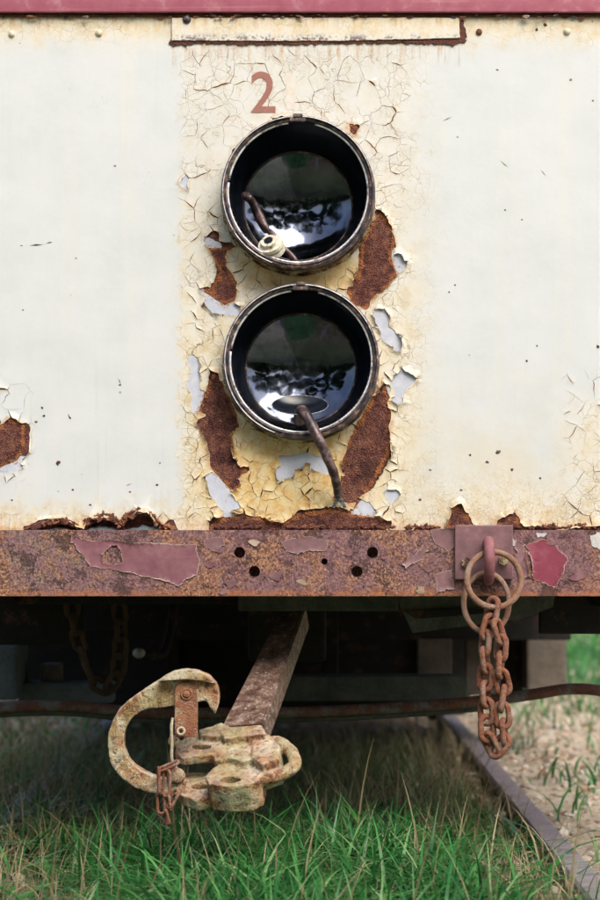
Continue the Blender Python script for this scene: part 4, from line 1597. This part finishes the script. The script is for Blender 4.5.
# bent gusset plate behind the beam, right
bm = bmesh.new()
extrude_poly(bm, [P(393, 590, .16), P(556, 590, .16), P(553, 607, .16), P(520, 619, .16), P(413, 633, .16)], Vector((0, .012, 0)))
bmobj('gusset_plate', bm, M['under_green'], car)
bm = bmesh.new()
extrude_poly(bm, [P(404, 611, .15), P(470, 608, .15), P(500, 612, .15), P(416, 619, .15)], Vector((0, .008, 0)))
bmobj('gusset_fold', bm, M['under_dark'], car)
# ribs, members and added blockers across the underside
upart('cross_member_or_blocker', 238, 590, 398, 611, .30, .06, 'under_green')
upart('cross_member_or_blocker', -40, 585, 240, 604, .35, .06, 'under_dark')
upart('cross_member_or_blocker', 29, 560, 571, 640, 1.9, .08, 'under_dark')
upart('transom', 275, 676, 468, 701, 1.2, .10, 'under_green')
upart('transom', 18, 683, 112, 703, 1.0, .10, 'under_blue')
upart('spring_seat', 40, 664, 60, 684, 1.05, .08, 'under_brown', .008)
upart('gap_blocker_board', 540, 588, 690, 634, .28, .03, 'under_dark')  # added dark board, blocks the bright gap at the right
upart('gap_blocker_board', -90, 588, 84, 645, .62, .03, 'under_dark')  # added dark board, blocks the bright gap at the left
upart('cross_member_or_blocker', 14, 630, 120, 690, 1.35, .05, 'under_dark')  # added dark backing panel that shuts out bright ground behind the spring seat
upart('hanger', 322, 596, 338, 680, 1.5, .05, 'under_dark')
upart('hanger', 418, 636, 452, 696, 1.9, .06, 'under_brown')
upart('hanger', 466, 636, 500, 694, 2.0, .06, 'under_brown')
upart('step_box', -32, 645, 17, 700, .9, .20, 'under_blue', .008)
upart('axle_box', 527, 600, 567, 692, 2.4, .22, 'under_brown', .01)
# longitudinal solebars and machinery, plus added cases that block bright gaps below the floor
part_box('sole_bar', (.62, .12, .56), (.70, 6.9, .659), M['under_dark'], car)
part_box('sole_bar', (-.70, .12, .56), (-.62, 6.9, .659), M['under_dark'], car)
part_box('gearbox', (-.42, 2.6, .14), (.42, 3.4, .659), M['under_dark'], car, .04)
part_box('fuel_tank', (-.60, 4.2, .17), (.60, 6.2, .659), M['under_dark'], car, .05)
part_box('gap_blocker_case', (-.80, 3.6, .18), (-.62, 4.6, .659), M['under_dark'], car, .02)
part_box('gap_blocker_case', (-.74, 2.3, .17), (-.40, 2.9, .659), M['under_dark'], car, .02)  # added to block lit ground showing through on the left
part_box('gap_blocker_case', (.40, 2.55, .19), (.735, 3.0, .659), M['under_dark'], car, .02)  # added to block lit ground showing through on the right
part_box('drawbar_pocket', (-.12, .62, .42), (.06, .9, .655), M['under_dark'], car, .01)


def wheelset(y):
    g = .6245
    Rw = .31
    zc = .08 + Rw
    h = bpy.data.objects.new('wheelset', None)
    link(h, car)
    for s in (-1, 1):
        prof = [(.0, .07), (.06, .07), (.06, .03), (Rw - .05, .02), (Rw - .05, .055), (Rw, .055), (Rw + .006, -.045), (Rw + .03, -.06), (Rw + .02, -.075), (Rw - .05, -.07), (Rw - .05, -.02), (.06, -.03), (.06, -.07), (.0, -.07)]
        v, f = lathe([(r + .0001, a) for r, a in prof], (0, 0, 0), 48)
        v = [(s * (g + p[1]) - .0905, y + p[0], zc + p[2]) for p in v]
        o = pyobj('wheel', v, f, M['under_dark'], h)
    bm = bmesh.new()
    tube(bm, [Vector((-.80, y, zc)), Vector((.78, y, zc))], .055, 16)
    bmobj('axle', bm, M['under_dark'], h, True)


wheelset(3.15)
wheelset(5.6)
bm = bmesh.new()
rr = bmesh.ops.create_uvsphere(bm, u_segments=14, v_segments=10, radius=.012)
for v in rr['verts']:
    v.co = Vector((v.co.x * 1.3, v.co.y, v.co.z * 1.1)) + P(139, 653, .95)
bmobj('gap_light_knob', bm, M['pale'], car, True)  # made-up pale ball standing for far light through a gap
bm = bmesh.new()
tube(bm, catmull([P(139, 653, .96), P(150, 655, .98), P(165, 650, 1.05), P(175, 600, 1.1)], 5), .012, 10)
bmobj('brake_hose', bm, M['under_dark'], car, True)

# dark chain looped under the frame
dc = thing('underframe_chain', 'dark looped chain hanging under the frame behind the hook', 'chain', P(95, 690, .5))
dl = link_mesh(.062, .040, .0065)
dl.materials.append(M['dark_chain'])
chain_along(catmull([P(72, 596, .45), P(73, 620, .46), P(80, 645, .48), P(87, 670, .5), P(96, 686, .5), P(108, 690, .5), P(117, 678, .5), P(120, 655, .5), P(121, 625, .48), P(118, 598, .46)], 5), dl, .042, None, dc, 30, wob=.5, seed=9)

# ================================================================== GROUND
def gz(x, y):
    return .012 * noise.noise(Vector((x * 1.3, y * 1.3, 0))) + .02 * noise.noise(Vector((x * .35, y * .35, 4))) - .005


xs = np.concatenate([np.linspace(-60, -4, 15), np.arange(-3.6, 3.7, .12), np.linspace(4, 60, 15)])
ys = np.concatenate([np.linspace(-60, -5, 14), np.arange(-4.6, 10, .14), np.linspace(10.5, 120, 24)])
gv = [(float(x), float(y), gz(x, y) if abs(x) < 30 else 0) for y in ys for x in xs]
n_ = len(xs)
gf = [(j * n_ + i, j * n_ + i + 1, (j + 1) * n_ + i + 1, (j + 1) * n_ + i) for j in range(len(ys) - 1) for i in range(n_ - 1)]
g = pyobj('ground', gv, gf, M['soil'], None, True)
tag(g, 'bare earth and gravel ground under and around the rail car', 'ground', kind='structure')

# rails
def rail(xc, label, dz=0.0):
    prof = [(-.055, 0), (.055, 0), (.055, .008), (.010, .022), (.009, .062), (.028, .070), (.030, .092), (.024, .098), (-.024, .098), (-.030, .092), (-.028, .070), (-.009, .062), (-.010, .022), (-.055, .008)]
    v, f = [], []
    yy = np.arange(-1.5, 26, .5)
    for y in yy:
        for (x, z) in prof:
            v.append((xc + x, float(y), z - .018 + dz))
    m = len(prof)
    for i in range(len(yy) - 1):
        for k in range(m):
            f.append((i * m + k, i * m + (k + 1) % m, (i + 1) * m + (k + 1) % m, (i + 1) * m + k))
    f.append(tuple(range(m)))
    o = pyobj('rail', v, f, M['rail'])
    tag(o, label, 'rail', 'rails of the track')
    return o


rail(.562, dz=-.040, label='bare grey steel rail running beside the pale gravel')
rail(-.715, dz=-.052, label= 'overgrown steel rail half hidden in grass behind the curved hook')


# ------------------------------------------------------------------ grass, straw, leaves, stones
def blades(name, samples, m, label, cat, seed, seg=5):
    """samples: arrays x, y, height, width, lean"""
    rs = np.random.RandomState(seed)
    x, y, h, wd, lean = samples
    n = len(x)
    az = rs.uniform(0, 2 * np.pi, n)
    fc = az + np.pi / 2 + rs.uniform(-.6, .6, n)
    z = np.array([gz(a, c) for a, c in zip(x, y)]) - .004
    V = np.zeros((n, 2 * seg + 1, 3))
    for k in range(seg + 1):
        t = k / seg
        out = lean * h * t ** 1.9
        up = h * (t - .38 * np.minimum(lean, 1.5) * t ** 2.4)
        cx, cy = x + np.cos(az) * out, y + np.sin(az) * out
        ww = wd * (1 - t ** 1.6) * .5 * (0.7 + .6 * min(t * 3, 1))
        if k < seg:
            V[:, 2 * k, 0] = cx - np.cos(fc) * ww; V[:, 2 * k, 1] = cy - np.sin(fc) * ww
            V[:, 2 * k + 1, 0] = cx + np.cos(fc) * ww; V[:, 2 * k + 1, 1] = cy + np.sin(fc) * ww
            V[:, 2 * k, 2] = V[:, 2 * k + 1, 2] = z + up
        else:
            V[:, 2 * seg, 0] = cx; V[:, 2 * seg, 1] = cy; V[:, 2 * seg, 2] = z + up
    nv = 2 * seg + 1
    quad = np.array([(2 * k, 2 * k + 1, 2 * k + 3, 2 * k + 2) for k in range(seg - 1)])
    tri = np.array([2 * seg - 2, 2 * seg - 1, 2 * seg])
    off = (np.arange(n) * nv)[:, None]
    lq = (off[:, :, None] + quad[None]).reshape(-1)
    lt = (off + tri[None]).reshape(-1)
    me = bpy.data.meshes.new(name)
    me.vertices.add(n * nv)
    me.vertices.foreach_set('co', V.reshape(-1))
    me.loops.add(len(lq) + len(lt))
    me.loops.foreach_set('vertex_index', np.concatenate([lq, lt]).astype(np.int32))
    nq = len(lq) // 4
    me.polygons.add(nq + n)
    me.polygons.foreach_set('loop_start', np.concatenate([np.arange(nq) * 4, nq * 4 + np.arange(n) * 3]).astype(np.int32))
    me.polygons.foreach_set('use_smooth', [True] * (nq + n))
    me.update(calc_edges=True)
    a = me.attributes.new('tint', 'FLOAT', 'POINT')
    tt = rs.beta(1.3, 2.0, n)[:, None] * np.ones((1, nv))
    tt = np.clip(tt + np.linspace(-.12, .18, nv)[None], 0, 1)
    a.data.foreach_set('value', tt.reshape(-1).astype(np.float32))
    o = mobj(name, me, m)
    tag(o, label, cat, kind='stuff')
    return o


def scatter(n, box_, dens, seed):
    rs = np.random.RandomState(seed)
    x = rs.uniform(box_[0], box_[1], n)
    y = rs.uniform(box_[2], box_[3], n)
    d = np.array([dens(a, c) for a, c in zip(x, y)])
    k = rs.uniform(0, 1, n) < d
    return x[k], y[k], rs


def clump(x, y, s=2.2, z=0):
    return noise.noise(Vector((x * s, y * s, z))) * .5 + .5


def d_lush(x, y):
    d = sstep(x, -.46, -.18) * (1 - .93 * sstep(x, .24, .42)) * (1 - sstep(x, .46, .54))
    d *= 1 - sstep(y, .15, .85)
    return d * (.10 + .9 * sstep(clump(x, y, 4.2), .36, .6))


x, y, rs = scatter(30000, (-.75, .7, -1.5, .8), d_lush, 1)
hh = rs.uniform(.06, .25, len(x)) * np.where(y > .2, .7, 1.0)
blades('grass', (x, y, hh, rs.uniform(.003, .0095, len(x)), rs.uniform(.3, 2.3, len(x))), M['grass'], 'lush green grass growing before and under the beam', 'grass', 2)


def d_side(x, y):
    a = (1 - sstep(x, -.45, -.2)) * (.22 + .8 * sstep(clump(x, y, 2.6, 7), .5, .68))
    r_ = sstep(x, .60, .7) * sstep(clump(x, y, 2.6, 3), .42, .58) * (.55 + .45 * sstep(x, .75, 1.2))
    far_ = sstep(y, 3.5, 6) * .5 * sstep(abs(x), 1.1, 1.5)
    return max(a * (1 - sstep(y, 4, 6)), r_, far_)


x, y, rs = scatter(26000, (-2.2, 2.6, -1.4, 9), d_side, 3)
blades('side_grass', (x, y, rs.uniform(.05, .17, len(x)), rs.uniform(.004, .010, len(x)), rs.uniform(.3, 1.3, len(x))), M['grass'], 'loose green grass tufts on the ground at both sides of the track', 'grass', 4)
d_dry = lambda x, y: (1 - .75 * d_lush(x, y)) * (.35 + .65 * sstep(clump(x, y, 2.4, 17), .45, .65)) * (1 - sstep(x, .45, .58)) * (1 - .6 * sstep(y, 1.5, 3))
x, y, rs = scatter(16000, (-1.3, .6, -1.3, 3.2), d_dry, 5)
blades('dry_grass', (x, y, rs.uniform(.05, .20, len(x)), rs.uniform(.0015, .0045, len(x)), rs.uniform(.1, 1.6, len(x))), M['straw'], 'dry straw-coloured grass stalks among the green', 'grass', 6)
x, y, rs = scatter(15000, (-1.0, .5, .1, 2.6), lambda a, c: (.2 + .8 * sstep(clump(a, c, 3.4, 51), .4, .62)) * (1 - sstep(a, .36, .5)) * (1 - .5 * sstep(c, 1.2, 2.6)), 61)
blades('thin_grass', (x, y, rs.uniform(.05, .17, len(x)), rs.uniform(.002, .0055, len(x)), rs.uniform(.2, 1.4, len(x))), M['thin_grass'], 'thin olive grass growing in the shade behind the coupler', 'grass', 62)
# seeding stalks standing above the lush grass
x, y, rs = scatter(110, (-.45, .5, -1.0, .2), lambda a, c: .6, 8)
blades('grass_stalks', (x, y, rs.uniform(.2, .33, len(x)), rs.uniform(.003, .0045, len(x)), rs.uniform(.1, .5, len(x))), M['straw'], 'thin pale seeding stalks standing above the lush grass', 'grass', 9)
x, y, rs = scatter(900, (-1.1, .55, -1.0, .9), lambda a, c: .55 * sstep(clump(a, c, 3, 41), .42, .6) + (.35 if a < -.3 else 0), 15)
blades('weeds', (x, y, rs.uniform(.05, .15, len(x)), rs.uniform(.014, .030, len(x)), rs.uniform(.6, 2.0, len(x))), M['grass'], 'broad-leaved weeds low among the grass', 'weeds', 16)
# far lawn seen past the axle box
x, y, rs = scatter(16000, (.9, 4.2, 5, 24), lambda a, c: .8, 12)
blades('lawn', (x, y, rs.uniform(.04, .12, len(x)), rs.uniform(.012, .025, len(x)), rs.uniform(.3, 1.2, len(x))), M['grass'], 'bright open grass beyond the car to the right', 'grass', 13, 3)


def stones(name, n, box_, dens, smin, smax, m, label, seed):
    x, y, rs = scatter(n, box_, dens, seed)
    bm = bmesh.new()
    bmesh.ops.create_icosphere(bm, subdivisions=1, radius=1)
    bv = np.array([v.co[:] for v in bm.verts])
    bf = np.array([[v.index for v in f.verts] for f in bm.faces])
    bm.free()
    n = len(x)
    V = np.zeros((n, len(bv), 3))
    s = smin + (smax - smin) * rs.uniform(0, 1, n) ** 3
    for i in range(n):
        j = bv * (1 + rs.uniform(-.28, .28, (len(bv), 1)))
        j = j * np.array([1, rs.uniform(.6, 1), rs.uniform(.35, .7)]) * s[i]
        a = rs.uniform(0, 6.28)
        ca, sa_ = math.cos(a), math.sin(a)
        V[i, :, 0] = x[i] + j[:, 0] * ca - j[:, 1] * sa_
        V[i, :, 1] = y[i] + j[:, 0] * sa_ + j[:, 1] * ca
        V[i, :, 2] = gz(x[i], y[i]) + j[:, 2] + s[i] * .15
    F = (bf[None] + (np.arange(n) * len(bv))[:, None, None]).reshape(-1, 3)
    me = bpy.data.meshes.new(name)
    me.from_pydata(V.reshape(-1, 3).tolist(), [], F.tolist())
    at = me.attributes.new('tint', 'FLOAT', 'POINT')
    at.data.foreach_set('value', np.repeat(rs.beta(2, 1.8, n), len(bv)).astype(np.float32))
    o = mobj(name, me, m)
    tag(o, label, 'gravel', kind='stuff')


stones('gravel', 9000, (.42, 2.2, -1.0, 7.5), lambda a, c: sstep(a, .42, .62), .005, .020, M['stone'], 'pale pinkish gravel beside the bare rail', 21)
stones('ballast', 1500, (-1.6, .5, -.8, 5), lambda a, c: .8, .006, .03, M['stone'], 'scattered stones between and left of the rails', 22)


def leaves(name, n, box_, dens, label, seed, cat='leaves'):
    x, y, rs = scatter(n, box_, dens, seed)
    v, f, t = [], [], []
    for a, c in zip(x, y):
        L_, w_ = rs.uniform(.02, .05), rs.uniform(.010, .024)
        an = rs.uniform(0, 6.28)
        tl = rs.uniform(-.3, .3, 2)
        z = gz(a, c) + rs.uniform(.012, .03)
        o = len(v)
        for (u, q, lf) in ((-1, 0, 0), (-.2, -1, .25), (.4, -.8, .25), (1, 0, .1), (.4, .8, .25), (-.2, 1, .25)):
            dx, dy = u * L_ / 2, q * w_ / 2
            v.append((a + dx * math.cos(an) - dy * math.sin(an), c + dx * math.sin(an) + dy * math.cos(an), z + lf * w_ * .8 + tl[0] * dx + tl[1] * dy))
        f += [(o, o + 1, o + 2, o + 3), (o, o + 3, o + 4, o + 5)]
        t += [rs.beta(1.6, 1.8)] * 6
    me = bpy.data.meshes.new(name)
    me.from_pydata(v, [], f)
    at = me.attributes.new('tint', 'FLOAT', 'POINT')
    at.data.foreach_set('value', np.array(t, np.float32))
    o = mobj(name, me, M['dead_leaf'])
    tag(o, label, cat, kind='stuff')


leaves('dead_leaves', 5200, (-1.6, 2.2, -1.0, 6), lambda a, c: .3 + .7 * sstep(abs(a), .5, .7), 'dry fallen leaves scattered on the gravel and earth', 31)


# ------------------------------------------------------------------ trees on the near side (seen in the lamp bowls)
def tree(x, y, h, cr, seed, label):
    rr = random.Random(seed)
    rs = np.random.RandomState(seed)
    t = thing('tree', label, 'tree', (x, y, 0), 'trees facing the car')
    bm = bmesh.new()
    tr = [Vector((x + .15 * math.sin(i * .9 + seed) * i / 5, y + .1 * math.cos(i * 1.3) * i / 5, h * .62 * i / 6 - .05)) for i in range(7)]
    tube(bm, catmull(tr, 3), [.20 * (1 - .6 * i / 18) for i in range(19)], 10)
    limbs = []
    for k in range(9):
        b0 = tr[3 + k % 4]
        a = k * 2.4 + seed
        e = b0 + Vector((math.cos(a) * cr * rr.uniform(.5, .8), math.sin(a) * cr * rr.uniform(.5, .8), rr.uniform(.6, 2.2)))
        tube(bm, catmull([b0, b0.lerp(e, .5) + Vector((0, 0, .25)), e], 4), [.07 * (1 - .75 * i / 8) for i in range(9)], 6)
        limbs.append(e)
    bmobj('trunk', bm, M['bark'], t, True)
    cl = [(e + Vector((rr.uniform(-.4, .4), rr.uniform(-.4, .4), rr.uniform(-.2, .5))), rr.uniform(.6, 1.15)) for e in limbs for _ in range(2)]
    cl += [(Vector((x + rr.uniform(-.7, .7) * cr, y + rr.uniform(-.7, .7) * cr, h * rr.uniform(.18, .95))), rr.uniform(.6, 1.3)) for _ in range(16)]
    n = 9000
    ci = rs.randint(0, len(cl), n)
    d = rs.normal(0, 1, (n, 3))
    d /= np.linalg.norm(d, axis=1)[:, None]
    rad = rs.uniform(.2, 1, n) ** .5
    C = np.array([c[0][:] for c in cl])[ci] + d * (np.array([c[1] for c in cl])[ci] * rad)[:, None] * np.array([1, 1, .75])
    u = rs.normal(0, 1, (n, 3)); u /= np.linalg.norm(u, axis=1)[:, None]
    w_ = np.cross(u, rs.normal(0, 1, (n, 3))); w_ /= np.linalg.norm(w_, axis=1)[:, None]
    s = rs.uniform(.10, .20, n)[:, None]
    V = np.stack([C - u * s, C + w_ * s * .5, C + u * s, C - w_ * s * .5], 1).reshape(-1, 3)
    me = bpy.data.meshes.new('crown')
    me.from_pydata(V.tolist(), [], np.arange(4 * n).reshape(-1, 4).tolist())
    at = me.attributes.new('tint', 'FLOAT', 'POINT')
    at.data.foreach_set('value', np.repeat(rs.uniform(0, 1, n), 4).astype(np.float32))
    mobj('crown', me, M['leaf'], t)


for i, (x, y, h, cr) in enumerate([(-7.8, -11.5, 10, 2.9), (-3.4, -12.5, 11, 2.8), (1.2, -11.5, 9.5, 2.6), (5.4, -12.5, 11, 2.9), (10.2, -12, 10, 2.8), (-13, -13, 10, 2.8), (15.5, -13, 10, 2.8)]):
    tree(x, y, h, cr, 40 + i, 'leafy tree in the row facing the rail car end')

hd = thing('hedge', 'unseen hedge added behind the trees to darken the lamp bowl reflections', 'hedge', (0, -15.5, 0))  # added out of view to keep low sky out of the bowls
rs = np.random.RandomState(77)
n = 16000
hx = rs.uniform(-26, 26, n)
top = np.array([3.6 + 1.6 * fnoise(a * .35, 3) + .7 * fnoise(a * 1.3, 9) for a in hx])
C = np.stack([hx, -15.5 + rs.uniform(-.9, .9, n), top * rs.uniform(0.02, 1, n) ** .8], 1)
u = rs.normal(0, 1, (n, 3)); u /= np.linalg.norm(u, axis=1)[:, None]
w_ = np.cross(u, rs.normal(0, 1, (n, 3))); w_ /= np.linalg.norm(w_, axis=1)[:, None]
sz = rs.uniform(.14, .30, n)[:, None]
me = bpy.data.meshes.new('foliage')
me.from_pydata(np.stack([C - u * sz, C + w_ * sz * .5, C + u * sz, C - w_ * sz * .5], 1).reshape(-1, 3).tolist(), [], np.arange(4 * n).reshape(-1, 4).tolist())
at = me.attributes.new('tint', 'FLOAT', 'POINT')
at.data.foreach_set('value', np.repeat(rs.uniform(0, 1, n), 4).astype(np.float32))
mobj('foliage', me, M['leaf'], hd)
